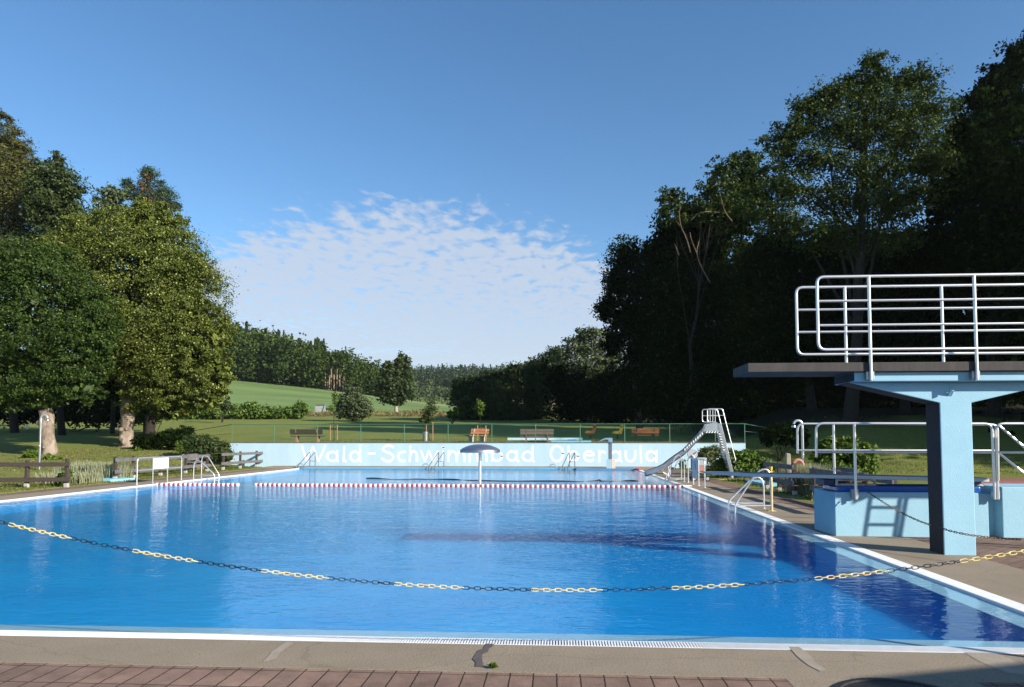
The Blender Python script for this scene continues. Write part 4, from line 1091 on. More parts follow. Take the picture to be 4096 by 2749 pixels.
# striped edge bands
def stripes(label, line, n, w, y, parent, mA, mB_):
    P = np.array([A(*p, y) for p in line]); d = np.r_[0, np.cumsum(np.linalg.norm(np.diff(P, axis=0), axis=1))]
    at = lambda s: np.array([np.interp(s, d, P[:, i]) for i in range(3)])
    a, c = MB(), MB()
    for k in range(n):
        s0, s1 = d[-1] * k / n, d[-1] * (k + 1) / n
        p, q = at(s0), at(s1); t = (q - p) / np.linalg.norm(q - p); nr = np.array([-t[2], 0, t[0]]); sk = t * w * 0.35
        (a if k % 2 else c).prism([(v[0], y, v[2]) for v in (p - nr * w / 2 - sk, q - nr * w / 2 - sk, q + nr * w / 2 + sk, p + nr * w / 2 + sk)], (0, 0.004, 0))
    s_ = a.build('white_stripes', mA, parent, False); c.build('black_stripes', mB_, s_, False)
stripes('s', [S4(150, 915), S4(330, 745), S4(520, 580)], 19, 0.075, YS - SW - 0.016, sl, WHITEP, BLACK)
stripes('s', [S4(535, 578), S4(780, 578)], 10, 0.072, YS - SW - 0.019, sl, WHITEP, BLACK)
stripes('s', [S4(790, 575), S4(830, 720), S4(880, 905)], 14, 0.075, YS - SW - 0.024, sl, WHITEP, BLACK)
# ladder: two side plates and treads
la0 = A(*S4(985, 1395), YS); la1 = A(*S4(770, 560), YS)
XLt = A(*S4(775, 440), YS)
for off in (-SW, SW):
    p0_ = np.array([la0[0], YS + off, 0.0]); 
    pb0, pb1 = A(*S4(960, 1290), YS), A(*S4(1022, 1290), YS)
    q0, q1 = A(*S4(742, 420), YS), A(*S4(803, 420), YS)
    b = MB(); w_ = (pb1[0] - pb0[0])
    dx = (q0[0] - pb0[0]) / (q0[2] - pb0[2])
    foot = pb0[0] - dx * (pb0[2] - 0.10)
    b.prism([(foot, YS + off, 0.10), (foot + w_, YS + off, 0.10), (q0[0] + w_, YS + off, q0[2]), (q0[0], YS + off, q0[2])], (0, 0.03, 0))
    b.build('ladder_side', GALV, sl, False, bevel=0.005)
    b = MB(); b.tube([(foot + w_ * (0.1 if off < 0 else 0.9), YS + off + 0.015, 0.0), (foot + w_ * (0.1 if off < 0 else 0.9), YS + off + 0.015, 0.16)], 0.085, 14); b.build('foot', STONE, sl)
nt_ = 10
for k in range(nt_):
    t_ = (k + 0.6) / nt_; x = foot + (q0[0] - foot) * t_; z = 0.1 + (q0[2] - 0.2) * t_
    b = MB(); b.box(x - 0.07, x + w_ * 0.45, YS - SW + 0.032, YS + SW - 0.002, z, z + 0.03); b.build('tread', STEELB, sl, False)
    b = MB(); b.box(x - 0.005, x + 0.008, YS - SW + 0.032, YS + SW - 0.002, z - 0.16, z - 0.002); b.build('riser', GALV, sl, False)
# cage rails
def cage(y, off, nm):
    a = lambda px, py: tuple(np.array([A(*S4(px + off, py), YS)[0], y, A(*S4(px + off, py), YS)[2]]))
    b = MB(); b.tube(rounded([a(660, 398), a(515, 392), a(515, 165), a(785, 165), a(850, 430), a(1020, 1085), a(975, 1118)], [0.1, 0.1, 0.1, 0.1, 0.05]), 0.018, 8); r_ = b.build('cage_rail', STEEL, sl)
    b = MB(); b.tube([a(515, 280), a(812, 283)], 0.014, 6); b.build('cage_bar', STEEL, r_)
    b = MB(); b.tube([a(612, 165), a(612, 410)], 0.014, 6); b.tube([a(655, 165), a(655, 410)], 0.014, 6); b.build('cage_upright', STEEL, r_)
cage(YS - SW - 0.04, 38, 'near'); cage(YS + SW + 0.04, 0, 'far')
b = MB(); e0 = A(*S3(740, 680), YS); e1 = A(*S3(865, 750), YS); b.beam((e0[0], YS, e0[2]), (e1[0], YS, max(e1[2], 0.03)), 0.12, 0.05); b.build('support_plate', WHITEP, sl, False)
for pp, qq in (((850, 565), (850, 770)), ((880, 545), (880, 760))):
    p, q = A(*S3(*pp), YS), A(*S3(*qq), YS); b = MB(); b.tube([(p[0], YS, p[2]), (p[0], YS, 0)], 0.025, 8); b.build('support_leg', STEEL, sl)
b = MB(); p = A(*S3(425, 700), YS); b.tube([(p[0], YS, p[2]), (p[0], YS, -0.6)], 0.02, 8); b.build('water_leg', STEEL, sl)

# ------------------------------------------------------------------ water mushroom
mx_ = np.array([A(1920, 1800, 26.35)[0], 26.35])
mu = thing('water_mushroom', 'steel water mushroom standing in the pool behind the red and white rope', 'fountain', (mx_[0], mx_[1], -0.02))
RC = float((A(2001, 1811, 26.35)[0] - A(1840, 1811, 26.35)[0]) / 2); zc0 = float(A(1920, 1811, 26.35)[2]); zc1 = float(A(1920, 1777, 26.35)[2])
H_ = zc1 - zc0
b = MB(); b.lathe([(RC * 0.25, 0.03), (RC * 0.985, 0.0), (RC, 0.012), (RC * 0.985, H_ * 0.30), (RC * 0.93, H_ * 0.43), (RC * 0.78, H_ * 0.64), (RC * 0.55, H_ * 0.85), (RC * 0.3, H_ * 0.97), (0.01, H_)], (mx_[0], mx_[1], zc0), 64)
b.build('cap', mat('mushroom_steel', (0.44, 0.45, 0.48), 0.40, 0.92, col2=(0.36, 0.37, 0.40), scale=4), mu)
b = MB(); b.tube([(mx_[0], mx_[1], -1.6), (mx_[0], mx_[1], zc0 + 0.04)], 0.058, 20); b.build('pole', STEEL, mu)

# ------------------------------------------------------------------ lane rope
rope = thing('lane_rope', 'red and white float rope stretched across the pool', 'lane rope', (-5.3, 26.0, -0.02))
yr0, yr1 = 26.05, 25.85
xa_, xb_ = PXL - 0.1, PXR + 0.12
def rp(x):
    t = (x - xa_) / (xb_ - xa_); return (x, yr0 + (yr1 - yr0) * t + 0.05 * math.sin(x * 0.9), -0.012 + 0.004 * math.sin(x * 2.1))
b = MB(); b.tube([rp(x) if -11.9 > x or x > -11.25 else (x, rp(x)[1], -0.06) for x in np.linspace(xa_, xb_, 160)], 0.012, 6); b.build('cord', mat('cord', (0.5, 0.5, 0.48), 0.8), rope)
pitch = 0.0905; x = xa_ + 0.12; k = 0; fl_ = []
while x < xb_ - 0.1:
    red = (k % 2 == 1)
    if not (-11.95 < x < -11.25): fl_.append((x, red))
    x += pitch; k += 1
fl_.sort(key=lambda q: abs(q[0] - 0.5))
restR, restW = MB(), MB()
for i, (x, red) in enumerate(fl_):
    p = np.array(rp(x)); q = np.array(rp(x + pitch * 0.92)); r0 = 0.062 if not red else 0.052 + 0.006 * rnd.random()
    tgt = MB() if i < 98 else (restR if red else restW)
    v = [p, p * 0.85 + q * 0.15, p * 0.15 + q * 0.85, q]
    tgt.tube(v, [r0 * 0.82, r0, r0, r0 * 0.82], 10)
    if i < 98: tgt.build('red_float' if red else 'white_float', RED if red else WHITEF, rope)
restR.build('red_floats', RED, rope, kind='stuff'); restW.build('white_floats', WHITEF, rope, kind='stuff')
b = MB(); e = rp(xb_); b.box(PXR - 0.02, PXR + 0.3, e[1] - 0.10, e[1] + 0.06, 0.004, 0.05); b.build('end_float', WHITEF, rope, False, bevel=0.02)

# black hose floating beyond the rope
R3 = zc((1800, 1500, 0.4279)); R2 = zc((900, 1500, 0.4279))
hs = [R2(1320, 966), R2(1400, 966), R2(1500, 970), R2(1640, 975), R2(1760, 972), R2(1850, 972), R2(1985, 974), R2(2090, 976), R2(2200, 979), R3(100, 977), R3(180, 982), R3(330, 988), R3(560, 990), R3(830, 991), R3(1050, 992), R3(1240, 992), R3(1290, 989), R3(1375, 988), R3(1395, 978), R3(1418, 985), R3(1390, 994), R3(1470, 989), R3(1580, 989), R3(1620, 988), R3(1700, 987), R3(1755, 990)]
b = MB(); pts = smooth([tuple(G(*p, -0.01)[:2]) for p in hs], 2)
wv = [(p[0], p[1], -0.024 + 0.022 * math.sin(i * 0.37) * math.sin(i * 0.11 + 1)) for i, p in enumerate(pts)]
b.tube(wv, 0.026, 8); tag(b.build('floating_hose', BLACK, None), 'long thin black hose floating on the shallow water beyond the rope', 'hose')

# ------------------------------------------------------------------ far right corner: trough, spout pillar, ring
fx_a, fx_b = float(A(2302, 1880, PYF - 0.4)[0]), float(A(2535, 1880, PYF - 0.4)[0])
b = MB(); b.box(fx_a, fx_b, PYF - 1.0, PYF - 0.03, -0.3, 0.075)
tag(b.build('pool_step', mat('step_blue', (0.10, 0.22, 0.36), 0.6, col2=(0.08, 0.18, 0.30), scale=4), None, False, bevel=0.02), 'long dull blue step block in the far right corner of the pool', 'step')
b = MB(); e = A(2552, 1877, PYF - 1.2); b.tube([(e[0] + 0.17 * math.cos(a), e[1] + 0.17 * math.sin(a), 0.05) for a in np.linspace(0, 2 * math.pi, 21)[:-1]], 0.05, 8, closed=True)
tag(b.build('swim_ring', RED, None), 'small red ring lying at the far right corner of the pool', 'ring')
ysp = PYF - 0.75
sp = thing('spout_pillar', 'blue grey water spout on a slim pillar with a pale blue and pink foot', 'fountain', (float(A(2445, 1875, ysp)[0]), ysp, 0.0))
ax = lambda px, py: A(px, py, ysp)
p, q = ax(*L3(1290, 520)), ax(*L3(1397, 362)); q2 = ax(*L3(1463, 362))
b = MB(); b.add([(p[0], ysp, 0.0), (q[0], ysp - 0.02, 0.0), (q2[0], ysp + 0.42, 0.0), (p[0] + 0.2, ysp + 0.45, 0), (p[0], ysp, q[2]), (q[0], ysp - 0.02, q[2]), (q2[0], ysp + 0.42, q[2]), (p[0] + 0.2, ysp + 0.45, q[2])], [(0, 1, 5, 4), (4, 5, 6, 7), (0, 4, 7, 3), (3, 7, 6, 2)])
b.build('foot', mat('foot_blue', (0.33, 0.50, 0.55), 0.85), sp, False)
b = MB(); b.add([(q[0] + 0.001, ysp - 0.02, 0.0), (q2[0] + 0.001, ysp + 0.42, 0.0), (q2[0] + 0.001, ysp + 0.42, q[2] - 0.001), (q[0] + 0.001, ysp - 0.02, q[2] - 0.001)], [(0, 1, 2, 3)]); b.build('pink_side', mat('pink_paint', (0.55, 0.30, 0.24), 0.85), sp, False)
c0, c1 = ax(*L3(1332, 360)), ax(*L3(1394, 60)); ct = ax(*L3(1320, -28))
b = MB(); b.box(c0[0], c1[0], ysp + 0.1, ysp + 0.3, c0[2] + 0.002, c1[2] + 0.10); b.build('pillar', mat('pillar_grey', (0.12, 0.15, 0.17), 0.7, col2=(0.09, 0.11, 0.12), scale=6), sp, False)
b = MB(); s0 = A(*S6(1440, 345), ysp) if 'S6' in globals() else A(2393, 1768, ysp)
zt = float(A(2435, 1752, ysp)[2])
prof = [(s0[0], s0[2]), (s0[0] + 0.22, zt - 0.08), (s0[0] + 0.42, zt), (c1[0] + 0.02, zt), (c1[0] + 0.02, zt - 0.25), (c0[0], zt - 0.25), (c0[0] - 0.02, zt - 0.10), (s0[0] + 0.40, zt - 0.09)]
b.prism([(x, ysp - 0.05, z) for x, z in prof], (0, 0.55, 0)); b.build('spout', mat('spout_blue', (0.20, 0.30, 0.40), 0.5, col2=(0.15, 0.24, 0.33), scale=4), sp, False)

# ------------------------------------------------------------------ wooden fences
def rail_fence(label, posts, rails, mp, mr, feet=True, pw_=0.11, group=None, ph=0.98, ends=0.12):
    """posts: list of (x,y,zground,height); rails: heights"""
    t = thing('wooden_fence', label, 'fence', posts[len(posts) // 2][:3], group or 'brown wooden fences')
    for x, y, z, h in posts:
        b = MB(); b.box(x - pw_ / 2, x + pw_ / 2, y - pw_ / 2, y + pw_ / 2, z + (0.14 if feet else -0.1), z + h); ps = b.build('post', mp, t, False, bevel=0.012)
        if feet:
            b = MB(); b.box(x - pw_ * 0.55, x + pw_ * 0.55, y - pw_ * 0.55, y + pw_ * 0.55, z - 0.1, z + 0.138); b.build('foot', STONE, ps, False)
    for hgt in rails:
        a = np.array(posts[0][:3]) + [0, 0, hgt]; c = np.array(posts[-1][:3]) + [0, 0, hgt]
        d = (c - a) / np.linalg.norm(c - a); nrm = np.array([d[1], -d[0], 0]) * (pw_ / 2 + 0.024)
        if nrm @ np.array([-a[0], -a[1], 0]) < 0: nrm = -nrm
        b = MB(); b.beam(a - d * ends + nrm, c + d * ends + nrm, 0.045, 0.15); b.build('rail', mr, t, False, bevel=0.006)
    return t
S5 = zc((0, 1650, 0.2232))
p1 = G(*S5(475, 1345)); p2 = G(*S5(1190, 1340)); dd = p2 - p1
rail_fence('dark brown wooden fence in front of the shower post at the left edge', [(*(p1 - dd * k)[:2], 0.0, 0.95) for k in (2, 1, 0)][:] + [(p2[0], p2[1], 0.0, 1.0)], [0.80, 0.27], WOODD, WOODD)
xF = -18.1
def fpost(px): return xF * F / (px - 2227 + 0.0) * 1.0
def at_x(px, x):
    d = ray(px, 1900); k = x / d[0]; return float(k * d[1])
cols = [460, 533, 642, 742, 828]
rail_fence('dark grey wooden fence behind the white board and the left pool ladder', [(xF, at_x(c_, xF), 0.02, 0.96) for c_ in cols], [0.82, 0.33], WOODD, WOODG)
cols = [892, 960, 1025, 1066]
rail_fence('dark grey wooden fence ending in front of the lettered wall', [(xF, at_x(c_, xF), 0.05, 0.96) for c_ in cols], [0.82, 0.33], WOODD, WOODG, ends=0.35)
xR = 7.1
Q8 = zc((2900, 1750, 0.2551))
rail_fence('weathered wooden fence with white post feet right of the pool path', [(xR, y, 0.0, 0.96) for y in (24.7, 23.4, 21.9)], [0.84, 0.36], WOODD, WOODG, ends=0.1)
rail_fence('weathered wooden fence behind the diving board plinth', [(xR, y, 0.0, 0.9) for y in (20.2, 18.6, 17.0, 15.6)], [0.80, 0.34], WOODD, WOODG, ends=0.15)

# ------------------------------------------------------------------ benches
def bench(label, pos, rot, L_, seatm, legm, slats=2, back=True, hs=0.45, tilt=0.22):
    t = thing('bench', label, 'bench', (0, 0, 0), 'wooden benches')
    b = MB(); 
    for k in range(2): b.box(-L_ / 2, L_ / 2, -0.2 + 0.22 * k, -0.2 + 0.22 * k + 0.2, hs - 0.05, hs)
    b.build('seat', seatm, t, False, bevel=0.008)
    if back:
        b = MB()
        for k in range(slats):
            z0 = hs + 0.08 + k * (0.36 / slats); z1 = z0 + 0.36 / slats - 0.02; y0_ = 0.26 + tilt * (z0 - hs); y1_ = 0.26 + tilt * (z1 - hs)
            b.prism([(-L_ / 2, y0_, z0), (-L_ / 2, y0_ + 0.045, z0), (-L_ / 2, y1_ + 0.045, z1), (-L_ / 2, y1_, z1)], (L_, 0, 0))
        b.build('backrest', seatm, t, False, bevel=0.006)
    for s_ in (-1, 1):
        x = s_ * L_ * 0.32
        b = MB(); b.box(x - 0.05, x + 0.05, -0.12, 0.02, 0.0, hs - 0.05); b.box(x - 0.05, x + 0.05, 0.1, 0.24, 0, hs - 0.05); b.beam((x, -0.2, hs - 0.08), (x, 0.25, hs - 0.08), 0.1, 0.06)
        b.build('leg', legm, t, False)
        b = MB(); b.beam((x, 0.23, hs - 0.12), (x, 0.30 + tilt * 0.4, hs + 0.42), 0.07, 0.05, up=(0, 1, 0)); b.build('back_strut', legm, t, False)
    t.location = tuple(map(float, pos)); t.rotation_euler = (0, 0, rot); ORG[t.name] = np.array(pos, float)
    return t
DKB = mat('bench_brown', (0.05, 0.033, 0.028), 0.75, col2=(0.035, 0.024, 0.02), scale=5)
GRB = mat('bench_greybrown', (0.17, 0.125, 0.11), 0.8, col2=(0.12, 0.09, 0.08), scale=5)
def bpos(px, y): x = float(A(px, 1760, y)[0]); return (x, y, gz(x, y))
bench('dark brown bench on the lawn, seen from behind, left of the thin sapling', bpos(1232, 45.4), math.pi, 2.15, DKB, WOODL, 1)
bench('orange wooden bench turned sideways beside a staked sapling', bpos(1905, 46.6), math.radians(232), 1.7, WOODO, STONE, 2)
bench('grey brown bench seen from behind next to the paddling pool', bpos(2147, 45.2), math.pi + 0.05, 2.1, GRB, GRB, 2)
bench('reddish bench standing in deep tree shade behind the fence', bpos(2580, 48.2), math.pi - 0.05, 1.8, WOODO, BARKD, 2)
bench('dark bench with pale wooden legs behind the left fence and ladder', (-19.3, 37.2, gz(-19.3, 37.2)), math.radians(90), 1.7, WOODG, WOODL, 1)
bench('dark bench with pale wooden legs behind the right fence', (7.75, 20.7, gz(7.75, 20.7)), math.radians(-90), 1.7, WOODG, WOODL, 1)

# ------------------------------------------------------------------ showers
def shower(label, x, y, h, side, z=0.0):
    t = thing('shower', label, 'shower', (x, y, z), 'outdoor shower posts')
    b = MB(); b.tube([(x, y, z), (x, y, z + h - 0.32)], 0.05, 14); b.build('post', STEELB, t)
    b = MB(); b.tube([(x, y, z + h - 0.36)] + [(x + side * (0.16 - 0.16 * math.cos(a)), y, z + h - 0.2 + 0.17 * math.sin(a)) for a in np.linspace(0, math.pi * 0.92, 10)], 0.045, 12); b.build('arm', STEEL, t)
    xx = x + side * 0.32; b = MB(); b.lathe([(0.05, 0.0), (0.085, -0.05), (0.085, -0.09), (0.02, -0.095)], (xx, y, z + h - 0.2), 16); b.build('shower_head', STEELB, t)
    b = MB(); b.sphere((x, y - 0.05, z + 1.1), 0.035); b.build('button', STEEL, t)
    return t
yS_ = 31.0; xS_ = float(A(160, 1800, yS_)[0]); shower('tall steel shower post in front of the pale tree trunk', xS_, yS_, 2.52, 1, gz(xS_, yS_))
yS_ = 27.5; xS_ = float(A(3211, 1800, yS_)[0]); shower('tall steel shower post beside the diving board railing', xS_, yS_, 2.42, -1, gz(xS_, yS_))

# foot basins
def basin(name, label, pts, z1, m):
    b = MB(); b.prism([(p[0], p[1], -0.05) for p in pts], (0, 0, z1 + 0.05)); return tag(b.build(name, m, None, False, bevel=0.01), label, 'basin', 'light blue foot basins')
PBL = mat('basin_rim', (0.24, 0.52, 0.64), 0.7, col2=(0.20, 0.46, 0.58), scale=5)
basin('foot_basin', 'light blue foot basin in front of the pale grass on the left', [(-20.6, 27.2), (-17.6, 27.2), (-17.45, 28.6), (-20.6, 30.0)], 0.09, PBL)
basin('foot_basin', 'light blue foot basin behind the right fence near the shower', [(7.35, 25.6), (9.4, 25.6), (9.4, 28.4), (7.35, 28.4)], 0.11, PBL)

# log edging, stump, lifebuoy on the right
t = thing('log_edging', 'row of short brown log stakes edging the grass behind the right fence', 'edging', (7.9, 23.5, 0))
for k in range(16):
    x, y = 7.75 + 0.03 * math.sin(k), 25.3 - 0.17 * k
    b = MB(); b.tube([(x, y, -0.05), (x, y, 0.17 + 0.02 * math.sin(k * 2.3))], 0.075, 8); b.build('log', WOODL if k % 2 else mat('log_brown', (0.22, 0.11, 0.06), 0.8), t)
sx = float(A(3150, 1830, 23.0)[0])
b = MB(); b.prism([(sx - 0.09, 22.9, 0), (sx + 0.09, 22.9, 0), (sx + 0.07, 22.9, 1.22), (sx - 0.06, 22.9, 1.25)], (0, 0.16, 0))
tag(b.build('wooden_post', mat('pale_post', (0.34, 0.31, 0.22), 0.85, col2=(0.26, 0.24, 0.17), scale=4), None, False, bevel=0.02), 'thick pale wooden post rising behind the right fence', 'post')
lx = float(A(3192, 1855, 23.3)[0]); lz = float(A(3192, 1866, 23.3)[2])
b = MB(); b.tube([(lx + 0.16 * math.cos(a), 23.3, lz + 0.2 * math.sin(a)) for a in np.linspace(0, 2 * math.pi, 21)[:-1]], 0.055, 8, closed=True)
lb_ = tag(b.build('lifebuoy', PINK, None), 'faded red lifebuoy half hidden by pale grass behind the right fence', 'lifebuoy')
b = MB(); b.box(lx - 0.04, lx + 0.04, 23.32, 23.4, -0.05, lz - 0.14)
tag(b.build('buoy_stand', WOODD, None, False), 'short dark stake carrying the faded lifebuoy', 'stake')
b = MB(); cpp = [(7.05, 24.0, 0.42), (7.02, 23.2, 0.33), (7.0, 22.4, 0.36), (7.0, 21.6, 0.30), (7.02, 20.8, 0.34), (7.05, 20.2, 0.4)]
small_chain('yellow and black chain looped along the right wooden fence', [(7.0, 24.6, 0.52), (6.98, 22.6, 0.28), (7.0, 20.2, 0.46)], 'fence_chain')

# ------------------------------------------------------------------ things on the upper lawn
pp = thing('paddling_pool', 'small light blue paddling pool behind the lettered wall', 'paddling pool', bpos(2200, 48.0))
z = gz(float(A(2200, 1760, 48)[0]), 48.0)
def ap(px, y, zz): return (float(A(px, 1760, y)[0]), y, zz)
b = MB(); q = [ap(2030, 50.5, z - 0.2), ap(2330, 50.5, z - 0.2), ap(2330, 50.72, z - 0.2), ap(2030, 50.72, z - 0.2)]; b.prism(q, (0, 0, 0.46)); b.build('back_rim', mat('rim_pale', (0.42, 0.62, 0.72), 0.8), pp, False)
b = MB(); q = [ap(2205, 45.6, z - 0.2), ap(2365, 45.6, z - 0.2), ap(2320, 50.45, z - 0.2), ap(2240, 50.45, z - 0.2)]; b.prism(q, (0, 0, 0.26)); b.build('basin', CYAN, pp, False)
b = MB(); b.box(q[3][0] + 0.5, q[3][0] + 1.1, 49.7, 50.4, z + 0.062, z + 0.13); b.build('inlet', DEEPBLUE, pp, False)
b = MB(); q = [ap(2150, 45.4, z - 0.18), ap(2203, 45.4, z - 0.18), ap(2238, 50.4, z - 0.18), ap(2030, 50.4, z - 0.18)]; b.prism(q, (0, 0, 0.23)); b.build('terrace', BRICKRED, pp, False)
def spring_rider(label, px, y, col, col2):
    x, yy, zz = bpos(px, y); t = thing('spring_rider', label, 'spring rider', (x, yy, zz), 'spring riders on the playground')
    b = MB(); b.tube([(x + 0.09 * math.cos(a), yy + 0.09 * math.sin(a), zz + 0.02 + 0.03 * a / 2) for a in np.linspace(0, 6 * math.pi, 50)], 0.02, 6); b.build('spring', BLACK, t)
    b = MB(); b.prism([(x - 0.42, yy - 0.06, zz + 0.42), (x + 0.3, yy - 0.06, zz + 0.38), (x + 0.42, yy - 0.06, zz + 0.85), (x + 0.2, yy - 0.06, zz + 0.95), (x + 0.1, yy - 0.06, zz + 0.6), (x - 0.3, yy - 0.06, zz + 0.6)], (0, 0.12, 0)); b.build('body', col, t, False)
    b = MB(); b.sphere((x + 0.32, yy, zz + 0.98), 0.14); b.build('head', col2, t)
    b = MB(); b.tube([(x + 0.16, yy - 0.22, zz + 0.72), (x + 0.16, yy + 0.22, zz + 0.72)], 0.02, 6); b.build('handle', BLACK, t)
spring_rider('red and orange spring rider in the tree shade', 2362, 52.5, mat('rider_orange', (0.45, 0.14, 0.02), 0.5), RED)
spring_rider('yellow spring rider in the tree shade', 2470, 52.0, mat('rider_yellow', (0.50, 0.34, 0.02), 0.5), mat('rider_yellow', (0.5, 0.34, 0.02), 0.5))
# football goal and net post far left
gx, gy, gzz = float(A(1280, 1650, 118)[0]), 118.0, 0
gzz = gz(gx, gy); w2, hh = 0.84, 1.52
goal = thing('football_goal', 'white framed goal with a net on the slope behind the lawn', 'goal', (gx, gy, gzz))
b = MB(); b.tube([(gx - w2, gy, gzz - 0.1), (gx - w2, gy, gzz + hh), (gx + w2, gy, gzz + hh), (gx + w2, gy, gzz - 0.1)], 0.06, 8); b.build('frame', GALV, goal)
b = MB()
for k in range(22): x = gx - w2 + (k + 0.5) * 2 * w2 / 22; b.tube([(x, gy + 0.5, gzz), (x, gy + 0.1, gzz + hh)], 0.03, 4)
for k in range(14): zz = gzz + (k + 0.5) * hh / 14; b.tube([(gx - w2, gy + 0.4, zz), (gx + w2, gy + 0.4, zz)], 0.015, 4)
b.build('net', mat('net_grey', (0.42, 0.44, 0.44), 0.8), goal, False)
gy = 72.0; p, q = A(-40, 1602, gy), A(112, 1604, gy); r_ = A(112, 1626, gy)
net = thing('goal_frame', 'pale crossbar of a goal glimpsed under the left trees', 'goal', (float(q[0]), gy, gz(q[0], gy)))
b = MB(); b.tube([(p[0] - 4, gy, q[2]), (q[0], gy, q[2]), (q[0], gy, gz(q[0], gy) - 0.1)], 0.09, 8); b.build('frame', WHITEP, net)

# ------------------------------------------------------------------ bathhouse behind the camera, right: only its shadow reaches the picture
e0 = G(3516, 2706); e1 = G(4096, 2650); ev = (e1 - e0) / np.linalg.norm(e1 - e0)
HZ = 2.9; k = (HZ + 0.28) / math.tan(SUN_EL); off = np.array([SUN_H[0], SUN_H[1], 0]) * k
s0 = e0 + off; nrm = np.array([ev[1], -ev[0], 0])
bh = thing('bathhouse', 'flat roofed bathhouse behind the camera whose roof edge shades the right corner', 'building', tuple((s0 + ev * 2 + nrm * 3)[:2]) + (0,))
a0 = s0 - ev * 0.2; a1 = s0 + ev * 14; a2 = a1 + nrm * 7; a3 = a0 + nrm * 7
b = MB(); b.prism([(p[0], p[1], HZ) for p in (a3, a2, a1, a0)], (0, 0, 0.28)); b.build('roof', CONCD, bh, False)
w0 = a0 + nrm * 1.3 + ev * 1.2; w1 = a1 + nrm * 1.3; w2_ = a2; w3 = a3 + ev * 1.2
b = MB(); b.prism([(p[0], p[1], -0.05) for p in (w3, w2_, w1, w0)], (0, 0, HZ + 0.05)); b.build('wall', mat('bathhouse_wall', (0.6, 0.58, 0.52), 0.9), bh, False)
# ------------------------------------------------------------------ vegetation
LM_LIND = leaf_mat('linden_leaf', (0.026, 0.046, 0.006), (0.140, 0.170, 0.027), (0.45, 0.46, 0.17), 0.22)
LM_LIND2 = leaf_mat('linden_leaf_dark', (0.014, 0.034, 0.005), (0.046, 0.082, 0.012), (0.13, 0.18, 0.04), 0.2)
LM_DARK = leaf_mat('dark_leaf', (0.005, 0.011, 0.003), (0.015, 0.027, 0.006), (0.034, 0.056, 0.010), 0.2, 0.0)  # near-black foliage, the shade of the backlit trees is in the colour
LM_MAPLE = leaf_mat('maple_leaf', (0.016, 0.034, 0.005), (0.050, 0.078, 0.010), (0.10, 0.13, 0.02), 0.3)
LM_PINE = leaf_mat('pine_needle', (0.045, 0.055, 0.014), (0.085, 0.085, 0.022), (0.12, 0.10, 0.03), 0.1)
LM_SPRUCE = leaf_mat('spruce_needle', (0.020, 0.045, 0.022), (0.050, 0.085, 0.040), None, 0.08)
LM_BUSH = leaf_mat('bush_leaf', (0.045, 0.090, 0.012), (0.115, 0.185, 0.028), (0.19, 0.26, 0.05), 0.25)
LM_WILLOW = leaf_mat('willow_leaf', (0.050, 0.075, 0.030), (0.095, 0.125, 0.055), (0.15, 0.18, 0.09), 0.22)
LM_SHRUB = leaf_mat('shrub_leaf', (0.022, 0.042, 0.012), (0.060, 0.085, 0.026), None, 0.2)
LM_YEL = leaf_mat('lime_leaf', (0.060, 0.110, 0.012), (0.115, 0.175, 0.022), (0.16, 0.22, 0.04), 0.3)
LM_PALE = leaf_mat('pale_grass', (0.24, 0.26, 0.14), (0.38, 0.39, 0.25), None, 0.3)
LM_FAR = leaf_mat('forest_leaf', (0.020, 0.042, 0.008), (0.062, 0.098, 0.020), (0.11, 0.135, 0.03), 0.2, 0.01)
LM_FAR2 = leaf_mat('far_forest_leaf', (0.022, 0.040, 0.022), (0.048, 0.072, 0.034), None, 0.15, 0.02)  # bluish leaf tone, distance haze is mixed into the colour
LM_CONE = leaf_mat('cone_brown', (0.20, 0.08, 0.035), (0.30, 0.12, 0.05), None, 0.0)

def T(name, label, px, Y, lst, n, size, lm, bark, r0, seed, **kw):
    x = float(A(px, 1700, Y)[0]); base = (x, Y, gz(x, Y))
    return make_tree(name, label, base, blob_px(Y, lst), n, size, lm, bark, r0, seed, **kw)
def Bsh(name, label, px, Y, lst, n, size, lm, seed, **kw):
    x = float(A(px, 1700, Y)[0]); base = (x, Y, gz(x, Y))
    return make_bush(name, label, base, blob_px(Y, lst), n, size, lm, seed, **kw)

# two lindens on the left
T('linden_tree', 'large rounded linden with yellow green foliage, second from the left edge', 508, 46, [
    (560, 1190, 330, 330), (520, 985, 250, 150), (400, 1060, 230, 210), (690, 1050, 140, 190), (740, 1250, 175, 270), (760, 1420, 170, 190),
    (640, 1500, 230, 120), (800, 1540, 120, 90), (330, 1150, 190, 250), (560, 870, 160, 90), (860, 1360, 80, 150), (600, 1380, 240, 200), (300, 1000, 120, 150), (720, 1590, 70, 60), (640, 900, 110, 100), (880, 1500, 60, 100), (650, 1600, 200, 62), (850, 1590, 80, 66), (745, 1640, 50, 40)],
    150000, 0.135, LM_LIND, BARK, 0.46, 11, per=75, spread=0.062, depth=0.26, limbs=9, core=0.05, burls=9, limb_bark=BARKD, up=0.1, top=tuple(A(520, 1100, 46)), group='lindens on the left lawn')
T('linden_tree', 'dark green broad linden with a thick pale trunk at the left edge', 200, 40, [
    (130, 1250, 300, 270), (330, 1300, 140, 190), (-60, 1300, 260, 260), (260, 1450, 190, 120), (80, 1480, 250, 120), (380, 1400, 110, 120), (120, 1080, 200, 120), (-120, 1120, 200, 200), (180, 1560, 120, 80), (60, 1590, 230, 50), (300, 1560, 140, 60), (190, 1610, 70, 36)],
    115000, 0.13, LM_LIND2, BARK, 0.44, 12, per=70, spread=0.065, depth=0.28, limbs=8, core=0.06, burls=10, limb_bark=BARKD, up=0.1, top=tuple(A(150, 1200, 40)), group='lindens on the left lawn')
